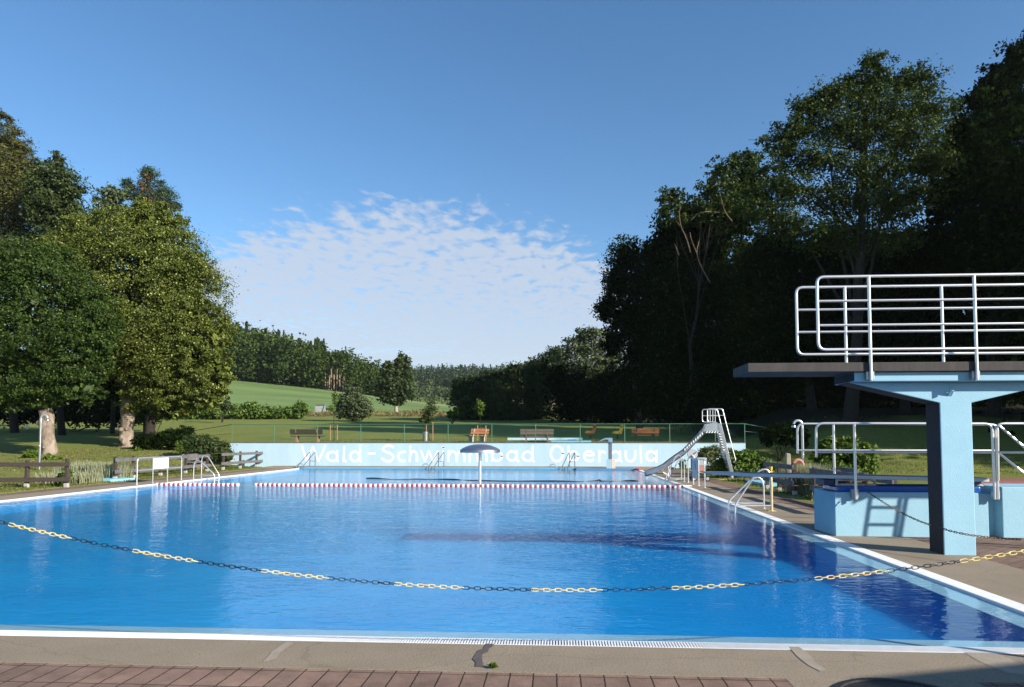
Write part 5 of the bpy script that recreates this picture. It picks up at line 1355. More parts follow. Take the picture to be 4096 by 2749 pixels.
T('linden_tree', 'added linden hidden behind the round yellow green one to shade the lawn', 600, 56, [(640, 1150, 180, 200), (560, 1300, 200, 200), (700, 1400, 170, 170), (520, 1500, 190, 120), (680, 1560, 170, 90), (800, 1480, 70, 110)], 14000, 0.45, LM_DARK, BARKD, 0.4, 18, per=24, spread=0.13, depth=0.45, core=0.08, group='lindens on the left lawn')  # unseen tree added to shade the lawn and darken the gap
T('pine_tree', 'tall olive brown pine behind the left linden at the frame edge', 60, 64, [
    (-20, 560, 80, 110), (40, 680, 110, 110), (-60, 760, 150, 130), (110, 800, 110, 110), (0, 900, 220, 90), (150, 930, 100, 70), (-80, 1000, 250, 90), (60, 1050, 120, 60), (-120, 620, 120, 150), (70, 570, 55, 70), (120, 690, 60, 80), (165, 790, 60, 70), (10, 480, 40, 40), (40, 800, 120, 110), (120, 980, 130, 70)],
    70000, 0.28, LM_PINE, BARKD, 0.34, 13, per=60, spread=0.17, depth=0.6, limbs=9, up=0.5, asp=0.35)
T('broadleaf_tree', 'dark blue green tree standing between pine and round linden', 250, 60, [
    (230, 680, 50, 90), (270, 790, 80, 110), (220, 850, 110, 110), (310, 880, 60, 70), (180, 760, 80, 110), (260, 960, 130, 70), (90, 1010, 150, 80)],
    22000, 0.24, LM_SHRUB, BARKD, 0.3, 14, per=36, spread=0.13, depth=0.55, core=0.03)
sp_ = T('spruce_tree', 'spruce top full of brown cones rising above the round linden', 588, 64, [
    (590, 690, 32, 28), (588, 735, 34, 45), (560, 790, 42, 36), (625, 800, 55, 36), (650, 830, 40, 22), (520, 745, 26, 30), (590, 850, 75, 40), (688, 815, 22, 16), (640, 740, 18, 30), (590, 950, 110, 70), (700, 825, 34, 18), (600, 700, 42, 34), (520, 770, 44, 34), (660, 770, 34, 34), (505, 735, 20, 26), (655, 790, 60, 34)],
    24000, 0.20, LM_SPRUCE, BARKD, 0.3, 15, per=20, spread=0.2, depth=0.7, asp=0.3, limbs=8, top=tuple(A(588, 680, 64)))
rs = np.random.default_rng(5); Pc, Nc = crown_points(blob_px(64, [(588, 712, 30, 26), (588, 750, 28, 30), (520, 758, 20, 12), (615, 800, 45, 28), (655, 815, 26, 12), (580, 800, 20, 20), (690, 822, 12, 8), (460, 805, 12, 8)]), 1000, rs, 7, 0.25, 0.6)
Vc, Fc = leaf_quads(Pc - np.array([0, 0.25, 0]), Nc, 0.2, rs, 0.4); npmesh('cones', Vc, Fc, LM_CONE, sp_, kind='stuff')
T('broadleaf_tree', 'small pale green tree top left of the cone laden spruce', 450, 62, [(440, 790, 70, 45), (470, 770, 40, 30), (400, 790, 30, 35), (430, 870, 110, 60)], 2800, 0.30, LM_WILLOW, BARKD, 0.2, 16, spread=0.2, depth=0.7)
# understory left
Bsh('bush', 'sunlit yellow green bush at the left edge under the linden', 40, 78, [(30, 1600, 100, 40), (-80, 1590, 90, 50), (100, 1620, 50, 25)], 3500, 0.4, LM_BUSH, 20)
Bsh('hedge', 'dark shaded hedge behind the two left tree trunks', 300, 66, [(60, 1655, 120, 42), (250, 1640, 130, 60), (420, 1625, 130, 75), (560, 1620, 80, 70), (330, 1560, 130, 60), (-80, 1650, 110, 45), (180, 1590, 120, 50), (480, 1570, 120, 60), (400, 1650, 200, 50)], 12000, 0.4, LM_DARK, 21, cat='hedge')
Bsh('bush', 'sunlit leafy bush right of the second linden trunk', 620, 62, [(600, 1645, 60, 45), (680, 1640, 70, 42), (560, 1640, 35, 60)], 3600, 0.28, LM_BUSH, 22)
Bsh('hedge', 'long sunlit green hedge at the edge of the lawn below the field', 1000, 100, [(780, 1650, 70, 32), (880, 1652, 60, 30), (960, 1650, 60, 32), (1050, 1655, 60, 28), (1130, 1655, 60, 28), (1200, 1645, 32, 38), (840, 1625, 40, 25), (1000, 1630, 40, 22), (700, 1645, 60, 36)], 12000, 0.42, LM_BUSH, 23, cat='hedge', per=14)
Bsh('bush', 'brownish bush peeking out between linden and field', 890, 88, [(895, 1595, 26, 30), (870, 1600, 24, 30), (905, 1625, 22, 25)], 1500, 0.3, LM_SHRUB, 24)
Bsh('bush', 'dark shaded bush row between linden trunk and shrub', 640, 44, [(600, 1765, 50, 40), (680, 1755, 60, 45), (740, 1745, 40, 40), (560, 1775, 40, 32)], 6000, 0.17, LM_DARK, 25)
Bsh('bush', 'dense dark green mounded shrub at the left end of the lettered wall', 830, 41.5, [(810, 1788, 75, 52), (870, 1805, 55, 45), (770, 1775, 45, 40), (905, 1822, 26, 26)], 8500, 0.15, LM_SHRUB, 26)
Bsh('bush', 'small bright green sapling bush in front of the dark bushes', 725, 41, [(725, 1785, 24, 26), (718, 1800, 16, 16)], 700, 0.17, LM_YEL, 27)
Bsh('bush', 'small bright green shoots left of the pale trunk', 128, 37.5, [(125, 1820, 32, 20), (140, 1810, 16, 16)], 700, 0.16, LM_YEL, 28)
Bsh('bush', 'small bright green shoots right of the pale trunk', 210, 36.5, [(208, 1838, 36, 18), (190, 1830, 18, 16)], 900, 0.15, LM_YEL, 29)
Bsh('bush', 'small green shoots at the foot of the second linden trunk', 548, 43, [(548, 1805, 22, 14), (560, 1812, 16, 10)], 500, 0.14, LM_YEL, 30)
Bsh('ivy', 'green ivy climbing the end post of the left wooden fence', 250, 24.6, [(248, 1920, 22, 30), (240, 1938, 26, 14), (275, 1905, 10, 30), (262, 1885, 14, 22)], 900, 0.09, LM_BUSH, 31, cat='plant', stems=2)

# middle distance
Bsh('bush', 'round grey green willow bush on the lawn left of centre', 1408, 92, [(1400, 1610, 55, 45), (1440, 1630, 48, 46), (1370, 1640, 34, 34), (1415, 1575, 35, 28), (1420, 1660, 50, 24)], 7000, 0.30, LM_WILLOW, 32, cat='bush', per=14, depth=0.4)
T('ash_tree', 'single broadleaf tree with a pale trunk at the field edge', 1585, 136, [(1580, 1520, 68, 70), (1610, 1455, 34, 40), (1545, 1560, 44, 50), (1625, 1560, 34, 46), (1580, 1590, 62, 28), (1560, 1480, 34, 40)], 9000, 0.55, LM_SHRUB, mat('ash_bark', (0.30, 0.25, 0.20), 0.9), 0.34, 33, per=20, spread=0.14, depth=0.5, core=0.06)
def sapling(label, px, Y, lst, n, seed, stakes, stake_rows, lm=LM_BUSH):
    t = T('sapling', label, px, Y, lst, n, 0.13, lm, BARKD, 0.03, seed, cat='sapling', group='young saplings on the upper lawn', limbs=3, spread=0.22, depth=0.7, wob=0.02, top=tuple(A(lst[0][0], lst[0][1] - lst[0][3], Y)))
    for c_ in stakes:
        x = float(A(c_, 1700, Y)[0]); z1 = float(A(c_, stake_rows, Y)[2]); b = MB(); b.tube([(x, Y, gz(x, Y) - 0.1), (x, Y, z1)], 0.04, 8)
        b.build('support_stake', WOODL, t)
    if len(stakes) > 1:
        xa, xb = [float(A(c_, 1700, Y)[0]) for c_ in stakes[:2]]; z1 = float(A(stakes[0], stake_rows + 12, Y)[2])
        b = MB(); b.tube([(xa, Y, z1), (xb, Y, z1)], 0.015, 6); b.build('tie', WOODL, t)
    return t
sapling('thin sapling with a narrow crown right of the brown bench', 1337, 50, [(1338, 1600, 9, 32), (1334, 1635, 10, 18), (1340, 1580, 6, 14)], 520, 41, (1321, 1349), 1700, LM_YEL)
sapling('bushy sapling between two thick stakes right of the willow bush', 1718, 49, [(1712, 1665, 26, 38), (1725, 1630, 18, 32), (1700, 1680, 20, 20), (1712, 1600, 12, 14)], 1300, 42, (1705, 1731), 1685, LM_SHRUB)
sapling('staked sapling with a bright narrow crown beside the orange bench', 1922, 48, [(1918, 1625, 12, 34), (1922, 1655, 12, 16), (1914, 1605, 8, 14)], 560, 43, (1910, 1943), 1702, LM_YEL)
b = MB(); q = on(1702, 48.6); b.lathe([(0.17, 0), (0.2, 0.65), (0.17, 0.66)], q, 14); tag(b.build('litter_bin', GALV, None), 'grey wire litter bin beside the thick sapling stakes', 'bin')
Bsh('bush', 'low bush with big leaves at the edge of the dark trees', 1812, 84, [(1812, 1655, 24, 12), (1800, 1662, 16, 8), (1825, 1640, 10, 14)], 700, 0.35, LM_BUSH, 34)

# right middle: dark thicket
HB = dict(group='shaded trees beyond the paddling pool', per=20, spread=0.14, depth=0.45, core=0.10)
T('hazel_tree', 'low bushy tree with a sunlit crest at the left end of the dark thicket', 1880, 96, [(1875, 1600, 70, 70), (1850, 1560, 45, 45), (1900, 1540, 55, 40), (1940, 1620, 60, 60), (1880, 1660, 80, 30)], 7000, 0.42, LM_SHRUB, BARKD, 0.2, 51, **HB)
T('hazel_tree', 'broad dark tree second from the left in the thicket', 2010, 95, [(2000, 1590, 85, 80), (1960, 1530, 60, 40), (2050, 1540, 60, 50), (2030, 1650, 100, 40), (2060, 1490, 55, 38), (1985, 1505, 40, 26)], 9500, 0.36, LM_SHRUB, BARKD, 0.2, 52, **HB)
T('hazel_tree', 'dark tree with a grey green top in the middle of the thicket', 2140, 98, [(2140, 1570, 90, 90), (2110, 1500, 50, 45), (2190, 1530, 60, 60), (2150, 1650, 110, 40), (2180, 1462, 60, 50), (2225, 1425, 48, 50), (2120, 1478, 40, 36)], 9500, 0.36, LM_SHRUB, BARKD, 0.2, 53, **HB)
T('willow_tree', 'tall loose willow with a sunlit silvery top above the thicket', 2330, 92, [(2300, 1400, 60, 60), (2370, 1370, 70, 60), (2340, 1340, 50, 40), (2250, 1450, 50, 70), (2420, 1430, 60, 60), (2330, 1480, 110, 80), (2400, 1350, 50, 40), (2460, 1400, 40, 50)], 8500, 0.38, LM_WILLOW, BARKD, 0.3, 54, per=22, spread=0.16, depth=0.6)
T('hazel_tree', 'dark tree in front of the tall willow', 2300, 90, [(2280, 1580, 100, 90), (2230, 1520, 60, 60), (2360, 1560, 80, 90), (2310, 1650, 120, 40)], 9500, 0.36, LM_DARK, BARKD, 0.2, 55, **HB)
T('hazel_tree', 'dark tree at the foot of the willow like giant', 2470, 86, [(2450, 1560, 90, 100), (2530, 1570, 80, 100), (2480, 1650, 120, 45), (2420, 1620, 80, 60)], 7500, 0.42, LM_DARK, BARKD, 0.2, 56, **HB)

# right: tall trees on the slope
T('poplar_tree', 'dark drooping tree leaning left at the left end of the tall right hand trees', 2560, 70, [(2510, 1020, 80, 75), (2470, 1120, 60, 90), (2540, 1140, 90, 130), (2430, 1230, 50, 70), (2500, 1280, 80, 90), (2580, 1300, 90, 150), (2450, 1370, 45, 60), (2560, 1450, 70, 110), (2620, 1050, 70, 90)],
  30000, 0.25, LM_DARK, BARKD, 0.35, 61, per=26, spread=0.14, depth=0.55, core=0.05)
pop = T('poplar_tree', 'sparse tree with curved pale bare branches left of the tall maple', 2760, 60, [(2690, 790, 60, 50), (2660, 860, 40, 60), (2730, 860, 70, 60), (2880, 690, 60, 60), (2850, 760, 60, 60), (2940, 660, 50, 60), (2800, 840, 80, 70), (2900, 800, 80, 90), (3000, 640, 50, 50)],
  10000, 0.28, LM_MAPLE, BARKD, 0.16, 62, per=12, spread=0.10, depth=0.9, limbs=9, up=0.2, wob=0.4, top=tuple(A(2840, 900, 60)))
PALEB = mat('bare_bark', (0.17, 0.125, 0.08), 0.9, col2=(0.11, 0.08, 0.05), scale=3)
for pts in ([(2762, 1010), (2745, 950), (2722, 905), (2716, 850), (2722, 830)], [(2722, 905), (2705, 885)], [(2765, 880), (2790, 855), (2830, 845), (2880, 850)], [(2928, 885), (2900, 850), (2886, 800), (2878, 770)], [(2790, 1020), (2765, 960), (2760, 930)], [(2715, 1020), (2705, 990), (2698, 975)], [(2840, 1130), (2800, 1060), (2785, 1010), (2800, 950)]):
    b = MB(); P_ = [A(a_, c_, 58.2 + 0.4 * math.sin(a_)) for a_, c_ in smooth(pts, 1)]; b.tube(P_, [0.05 - 0.03 * k / (len(P_) - 1) for k in range(len(P_))], 6); b.build('bare_branch', PALEB, pop)
T('beech_tree', 'dark tree mass below the sparse branches', 2760, 64, [(2720, 1040, 110, 110), (2840, 1000, 120, 120), (2680, 1180, 100, 130), (2800, 1200, 150, 160), (2700, 1380, 110, 140), (2830, 1420, 140, 160), (2920, 1150, 100, 150), (2690, 940, 90, 90), (2800, 890, 110, 90), (2930, 860, 110, 120), (2990, 760, 70, 100), (2640, 1010, 70, 80)],
  36000, 0.29, LM_DARK, BARKD, 0.38, 63, per=30, spread=0.13, depth=0.5, core=0.08, limbs=10)
T('maple_tree', 'tall wide maple with layered leafy branches against the sky', 3400, 48, [
    (3500, 260, 70, 60), (3470, 330, 110, 70), (3640, 330, 120, 70), (3330, 370, 110, 60), (3250, 430, 90, 70), (3520, 430, 200, 80), (3720, 430, 110, 80), (3180, 520, 80, 60), (3370, 520, 170, 80), (3600, 540, 200, 90), (3120, 580, 90, 60), (3260, 640, 150, 70), (3480, 680, 180, 80), (3700, 640, 120, 90), (3060, 680, 90, 60), (3160, 760, 150, 70), (3380, 800, 160, 80), (3580, 800, 160, 90), (3020, 800, 100, 70), (3120, 880, 140, 70), (3300, 930, 170, 80), (3520, 950, 170, 90)],
  78000, 0.19, LM_MAPLE, BARKD, 0.42, 64, per=48, spread=0.14, depth=0.75, limbs=22, up=0.55, wob=0.2, top=tuple(A(3470, 420, 48)))
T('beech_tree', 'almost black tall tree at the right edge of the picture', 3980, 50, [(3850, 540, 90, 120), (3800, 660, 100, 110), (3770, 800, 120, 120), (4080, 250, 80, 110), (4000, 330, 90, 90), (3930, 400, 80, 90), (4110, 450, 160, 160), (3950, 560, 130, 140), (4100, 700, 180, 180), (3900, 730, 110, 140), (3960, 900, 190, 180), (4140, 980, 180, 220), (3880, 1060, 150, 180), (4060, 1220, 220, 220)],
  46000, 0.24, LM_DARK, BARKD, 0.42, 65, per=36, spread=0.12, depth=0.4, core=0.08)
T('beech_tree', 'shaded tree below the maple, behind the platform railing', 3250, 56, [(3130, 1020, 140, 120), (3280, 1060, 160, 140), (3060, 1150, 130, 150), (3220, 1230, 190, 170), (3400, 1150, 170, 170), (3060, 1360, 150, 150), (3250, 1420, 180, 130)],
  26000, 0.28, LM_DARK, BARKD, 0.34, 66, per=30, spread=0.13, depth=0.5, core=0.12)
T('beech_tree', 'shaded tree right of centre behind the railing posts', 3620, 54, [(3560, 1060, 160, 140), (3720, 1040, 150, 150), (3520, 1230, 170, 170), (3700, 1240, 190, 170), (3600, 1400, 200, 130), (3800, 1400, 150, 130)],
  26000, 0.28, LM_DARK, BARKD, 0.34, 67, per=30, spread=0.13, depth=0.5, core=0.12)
for k, (px, Y, lb) in enumerate([(2700, 78, 'far back dark tree filling the gap behind the slide'), (3000, 74, 'far back dark tree behind the platform tip'), (3350, 72, 'far back dark tree behind the lower railing'), (3700, 70, 'far back dark tree behind the tower pillar'), (4080, 66, 'far back dark tree at the right edge')]):
    s = 66 / Y
    T('spruce_tree', lb, px, Y, [(px, 1250, 190 * s, 200), (px - 90 * s, 1450, 210 * s, 160), (px + 120 * s, 1430, 210 * s, 170), (px, 1580, 260 * s, 110), (px + 30, 1050, 150 * s, 150)], 9000, 0.5, LM_DARK, BARKD, 0.3, 70 + k, per=18, spread=0.16, depth=0.5, core=0.2, group='dark trees at the back of the right slope')

for k, (px, lb) in enumerate([(2720, 'added dark undergrowth filling the shade behind the slide top'), (3020, 'added dark undergrowth filling the shade below the platform tip'), (3400, 'added dark undergrowth filling the shade under the maple'), (3800, 'added dark undergrowth filling the shade right of the pillar')]):  # dark bushes added to cover bright spots in the tree shade
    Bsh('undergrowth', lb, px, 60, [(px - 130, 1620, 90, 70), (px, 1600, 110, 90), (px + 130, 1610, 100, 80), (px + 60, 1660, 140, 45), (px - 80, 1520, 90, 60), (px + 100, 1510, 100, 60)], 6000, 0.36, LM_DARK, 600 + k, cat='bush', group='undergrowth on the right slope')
# near shrubs on the right
Bsh('box_hedge', 'clipped flat topped hedge block in front of the lettered wall, behind the slide', 2860, 34.5, [(2830, 1840, 46, 50), (2890, 1838, 50, 52), (2930, 1845, 30, 46), (2805, 1850, 26, 42), (2860, 1810, 60, 28)], 9500, 0.085, leaf_mat('box_leaf', (0.055, 0.075, 0.014), (0.14, 0.16, 0.042), None, 0.2), 81, cat='hedge', depth=0.3, spread=0.07)
Bsh('bush', 'leafy green shrub right of the slide ladder', 2980, 32.0, [(2930, 1850, 50, 42), (2990, 1840, 50, 44), (3040, 1862, 46, 36), (2960, 1880, 80, 30), (2900, 1870, 36, 34), (3080, 1880, 30, 26)], 6500, 0.15, LM_BUSH, 82)
Bsh('bush', 'dark shaded shrub on the slope right of the wall end', 3120, 43, [(3090, 1745, 55, 42), (3150, 1735, 60, 48), (3200, 1755, 40, 40)], 4500, 0.18, LM_DARK, 83)
Bsh('bush', 'bright yellow green conifer shrub behind the diving board', 3390, 27.5, [(3330, 1790, 60, 40), (3400, 1785, 66, 40), (3440, 1830, 66, 62), (3350, 1840, 70, 60), (3290, 1850, 50, 46), (3390, 1880, 110, 44)], 9000, 0.15, LM_YEL, 84, spread=0.11)
Bsh('bush', 'small dark plant at the foot of the lettered wall behind the reel', 2735, 41.0, [(2728, 1862, 14, 18), (2735, 1850, 12, 14)], 350, 0.13, LM_SHRUB, 85, cat='plant')
def grass_clump(name, label, boxes, n, h, lm, seed):
    rs = np.random.default_rng(seed); V = []; 
    per = n // len(boxes)
    P = np.concatenate([np.stack([rs.uniform(x0, x1, per), rs.uniform(y0, y1, per)], 1) for x0, x1, y0, y1 in boxes]); m = len(P)
    z = ground(P[:, 0], P[:, 1]); a = rs.uniform(0, 2 * np.pi, m); hh = h * rs.uniform(0.5, 1.25, m); ln = rs.uniform(0.1, 0.55, m) * hh
    dx, dy = np.cos(a), np.sin(a); w = 0.010 + 0.006 * rs.uniform(size=m)
    b0 = np.stack([P[:, 0] - dy * w, P[:, 1] + dx * w, z - 0.01], 1); b1 = np.stack([P[:, 0] + dy * w, P[:, 1] - dx * w, z - 0.01], 1)
    mid = np.stack([P[:, 0] + dx * ln * 0.4, P[:, 1] + dy * ln * 0.4, z + hh * 0.65], 1); tip = np.stack([P[:, 0] + dx * ln, P[:, 1] + dy * ln, z + hh], 1)
    o_ = np.stack([dy * w * 0.8, -dx * w * 0.8, np.zeros(m)], 1)
    V = np.stack([b0, b1, mid + o_, tip, mid - o_], 1).reshape(-1, 3)
    i5 = np.arange(m)[:, None] * 5
    Fq = np.concatenate([np.concatenate([i5, i5 + 1, i5 + 2, i5 + 4], 1), np.concatenate([i5 + 4, i5 + 2, i5 + 3, i5 + 3], 1)])
    Ft = np.concatenate([np.concatenate([i5, i5 + 1, i5 + 2], 1), np.concatenate([i5, i5 + 2, i5 + 4], 1), np.concatenate([i5 + 4, i5 + 2, i5 + 3], 1)])
    return npmesh(name, V, Ft, lm, None)
tag(grass_clump('ornamental_grass', 'tall pale ornamental grass between the two left wooden fences', [(-20.3, -18.2, 28.7, 30.2), (-19.6, -18.0, 28.4, 29.4), (-20.8, -18.8, 28.2, 30.0)], 5200, 0.62, LM_PALE, 91), 'tall pale ornamental grass between the two left wooden fences', 'grass clump')
tag(grass_clump('ornamental_grass', 'sparse pale grass behind the left fence rails', [(-19.6, -17.7, 25.6, 27.0)], 1300, 0.4, LM_PALE, 92), 'sparse pale grass behind the left fence rails', 'grass clump')
tag(grass_clump('ornamental_grass', 'feathery pale grass tuft behind the right fence by the lifebuoy', [(7.35, 8.15, 21.6, 22.7), (7.4, 8.0, 21.9, 22.4)], 2600, 0.8, LM_PALE, 93), 'feathery pale grass tuft behind the right fence by the lifebuoy', 'grass clump')

# lawn blades and fallen leaves (nobody could count them)
def stuff(o, label): o['kind'] = 'stuff'; o['label'] = label
LM_TURF = leaf_mat('turf_blade', (0.075, 0.095, 0.022), (0.15, 0.16, 0.05), (0.24, 0.20, 0.08), 0.25, 0.02)
stuff(grass_clump('grass', '', [(-22, -17.25, 18, 36), (-30, -18, 30, 46), (-20, -17.6, 24, 42), (6.95, 9.5, 14, 30), (7, 12, 30, 42), (12, 24, 34, 50), (-17, 11, 43.2, 52)], 70000, 0.06, LM_TURF, 94), 'short tufts of mown lawn grass')
rs = np.random.default_rng(95); m_ = 900; Pl = np.stack([rs.uniform(-34, -18.3, m_), rs.uniform(28, 45, m_)], 1); zl = ground(Pl[:, 0], Pl[:, 1]) + 0.03
Nl = unit(rs, m_) * 0.35 + np.array([0, 0, 1.0]); Nl /= np.linalg.norm(Nl, axis=1, keepdims=True)
Vl, Fl = leaf_quads(np.concatenate([Pl, zl[:, None]], 1), Nl, 0.13, rs, 0.7); o = npmesh('fallen_leaves', Vl, Fl, leaf_mat('dead_leaf', (0.28, 0.20, 0.08), (0.42, 0.34, 0.16), None, 0.1), kind='stuff', label='scattered fallen leaves under the lindens')
# weed between concrete and pavers
wd = G(*zc((1400, 2480, 0.4279))(1335, 455)); rs = np.random.default_rng(96); b = MB()
for k in range(16):
    a = rs.uniform(0, 2 * math.pi); L_ = rs.uniform(0.025, 0.06); p = np.array([wd[0], wd[1], 0.0]); d = np.array([math.cos(a), math.sin(a) * 0.6, 0]); n_ = np.array([-d[1], d[0], 0]) * 0.009
    q = p + d * L_ * 0.5 + [0, 0, 0.03 + 0.02 * rs.uniform()]; e = p + d * L_ + [0, 0, 0.012 + 0.02 * rs.uniform()]
    b.add([p - n_ * 0.4, p + n_ * 0.4, q + n_, e, q - n_], [(0, 1, 2, 3, 4)])
tag(b.build('weed', LM_BUSH, None, False), 'small green weed growing between concrete strip and pavers', 'weed')

# ------------------------------------------------------------------ woods on the hills
def wood(name, label, spots, n_leaf, lm, seed, hgt, conifer=0.25, lsz=0.075, taper=False):
    """spots: (x, y) trunks; one crown of leaf clumps each"""
    rs = np.random.default_rng(seed); Ps, Ns, Sz = [], [], []
    for x, y in spots:
        z = gz(x, y); h = hgt * rs.uniform(0.78, 1.15) * (np.interp(2227 + 2850 * x / y, [900, 1150, 1400, 1560], [1.0, 0.93, 0.74, 0.62]) if taper else 1.0); nl = int(n_leaf * rs.uniform(0.8, 1.2))
        if rs.uniform() < conifer:
            t = rs.uniform(0, 1, nl) ** 0.7; r = (1 - t) * h * 0.19 + 0.15; r = r * (0.75 + 0.35 * np.sin(t * 40)); a = rs.uniform(0, 2 * np.pi, nl)
            rr = r * np.sqrt(rs.uniform(0.3, 1, nl))
            P = np.stack([x + rr * np.cos(a), y + rr * np.sin(a), z + h * (0.15 + 0.92 * t)], 1)
            N_ = np.stack([np.cos(a), np.sin(a), np.full(nl, 0.8)], 1) + rs.normal(size=(nl, 3)) * 0.5
        else:
            rx = h * rs.uniform(0.24, 0.36); nb = 6; bl = []
            for q in range(nb):
                d = unit(rs, 1)[0]; bl.append((x + d[0] * rx * 0.6, y + d[1] * rx * 0.6, z + h * (0.62 + 0.22 * d[2]), rx * 0.62, rx * 0.62, h * 0.24))
            bl.append((x, y, z + h * 0.35, rx * 0.8, rx * 0.8, h * 0.35))
            P, N_ = crown_points(bl, nl, rs, 8, 0.22, 0.5)
        Ps.append(P); Ns.append(N_ / np.linalg.norm(N_, axis=1, keepdims=True)); Sz.append(np.full(nl, h * lsz))
    P = np.concatenate(Ps); N_ = np.concatenate(Ns); S_ = np.concatenate(Sz)
    V, Fq = leaf_quads(P, N_, S_, rs, 0.75)
    npmesh(name, V, Fq, lm, kind='stuff', label=label)
def tcol(px, y): return float(A(px, 1600, y)[0])
rs = np.random.default_rng(3)
spots = []
for y in np.arange(233, 345, 9.0):
    for px in np.arange(840, 1545, 7.0 * 285 / y * 1.9):
        pj = px + rs.normal() * 5
        if 1294 < pj < 1402 and y < 264: continue
        if pj > 1400 and y > 290: continue
        spots.append((tcol(pj, y), y + rs.normal() * 2.5))
wood('woodland', 'dense mixed wood on the hill above the green field', spots, 620, LM_FAR, 301, 17.0, 0.28, 0.055, True)
wood('woodland', 'shady wood continuing up the slope beyond the right edge', [(31.5, 41.5), (39, 36.5), (47.5, 30), (57, 25), (67, 20), (36, 46), (45, 41.5), (54, 37), (63, 32), (33, 52), (42, 49)], 11000, LM_DARK, 304, 21.0, 0.0, 0.02)
spots = []
for y in np.arange(430, 640, 16.0):
    for px in np.arange(1540, 2560, 17.0 * 430 / y * 0.9): spots.append((tcol(px + rs.normal() * 6, y), y + rs.normal() * 6))
wood('far_woodland', 'bluish distant wood on the far hill', spots, 230, LM_FAR2, 302, 16.5, 0.18, 0.06)
spots = [(tcol(px, y), y) for px, y in ((1660, 300), (1690, 330), (1735, 320), (1770, 300), (1800, 290), (1830, 300), (1650, 350), (1720, 370), (1860, 310), (1900, 320), (1960, 320), (2050, 330), (2120, 320), (2000, 300), (2200, 310))]
wood('copse', 'row of lighter trees along the far edge of the field', spots, 420, LM_WILLOW, 303, 13.0, 0.0)
# bare stemmed pines at the edge of the wood, each a tree of its own
BARKP = mat('pine_stem', (0.34, 0.24, 0.17), 0.9, col2=(0.24, 0.16, 0.11), scale=1)
for k, (px, y, row) in enumerate([(1303, 238, 1400), (1316, 240, 1405), (1326, 237, 1395), (1335, 243, 1402), (1345, 239, 1398), (1353, 246, 1405), (1360, 240, 1392), (1368, 244, 1400), (1374, 238, 1398), (1381, 241, 1402), (1388, 246, 1408), (1310, 246, 1402)]):
    x = tcol(px, y); z = gz(x, y); zt = float(A(px, row + 22, y)[2])
    sz = F / y
    t = make_tree('pine_tree', 'slender bare stemmed pine at the gap in the hillside wood', (x, y, z), blob_px(y, [(px, row + 30, 18, 22), (px + rs.normal() * 6, row + 55, 20, 16)]), 420, 1.0, LM_FAR, BARKP, 0.26, 400 + k, limbs=2, group='bare stemmed pines at the wood edge', spread=0.3, depth=0.8, top=(x + rs.normal() * 0.3, y, zt), wob=0.08)
for k, (px, y, row, lb) in enumerate([(1266, 262, 1350, 'left one of two spruces standing out on the wooded skyline'), (1292, 262, 1356, 'right one of two spruces standing out on the wooded skyline'), (1383, 268, 1408, 'single spruce top above the bare pine stems'), (1108, 292, 1318, 'left one of two small spruce tips high on the wooded ridge'), (1131, 292, 1322, 'right one of two small spruce tips high on the wooded ridge')]):
    x = tcol(px, y); z = gz(x, y); zt = float(A(px, row, y)[2]); h = zt - z; rs2 = np.random.default_rng(500 + k)
    t = thing('spruce_tree', lb, 'tree', (x, y, z), 'spruces on the wooded skyline')
    nl = 700; tt = rs2.uniform(0, 1, nl); r = (1 - tt) * h * 0.2 * (0.72 + 0.4 * np.sin(tt * 44)) + 0.12; a = rs2.uniform(0, 2 * np.pi, nl); rr = r * np.sqrt(rs2.uniform(0.2, 1, nl))
    P = np.stack([x + rr * np.cos(a), y + rr * np.sin(a), z + h * (0.2 + 0.8 * tt)], 1); N_ = np.stack([np.cos(a), np.sin(a), np.full(nl, 0.9)], 1) + rs2.normal(size=(nl, 3)) * 0.4; N_ /= np.linalg.norm(N_, axis=1, keepdims=True)
    V, Fq = leaf_quads(P, N_, 0.85, rs2, 0.5); npmesh('crown', V, Fq, LM_SPRUCE, t)
    b = MB(); b.tube([(x, y, z), (x, y, z + h * 0.98)], [0.3, 0.05], 7); b.build('trunk', BARKD, t)
# tall weeds between lawn and field
rs = np.random.default_rng(97); m_ = 5000; px_ = rs.uniform(1230, 1900, m_); yy_ = rs.uniform(108, 122, m_)
xx_ = np.array([tcol(a, c) for a, c in zip(px_, yy_)]); zz_ = ground(xx_, yy_)
P = np.stack([xx_, yy_, zz_ + rs.uniform(0, 0.9, m_) * (0.6 + 0.4 * np.sin(xx_ * 0.5))], 1); N_ = unit(rs, m_)
V, Fq = leaf_quads(P, N_, 0.5, rs, 0.22); npmesh('tall_weeds', V, Fq, leaf_mat('dry_weed', (0.10, 0.11, 0.035), (0.24, 0.19, 0.09), (0.33, 0.24, 0.12), 0.2), kind='stuff', label='rough dry weeds along the edge of the field')
# ------------------------------------------------------------------ morning air
def build_haze():
    b = MB(); b.box(-1850, 1850, -480, 2150, -8, 110)
    hm = bpy.data.materials.new('morning_air'); hm.use_nodes = True; nt = hm.node_tree; nt.nodes.clear()
    out = nt.nodes.new('ShaderNodeOutputMaterial'); pv = nt.nodes.new('ShaderNodeVolumePrincipled')
    pv.inputs['Color'].default_value = (0.80, 0.90, 1.0, 1); pv.inputs['Density'].default_value = 0.00008; pv.inputs['Anisotropy'].default_value = 0.1
    nt.links.new(pv.outputs[0], out.inputs['Volume'])
    b.build('haze', hm, None, False, kind='stuff', label='thin bluish morning haze over the valley')
build_haze()
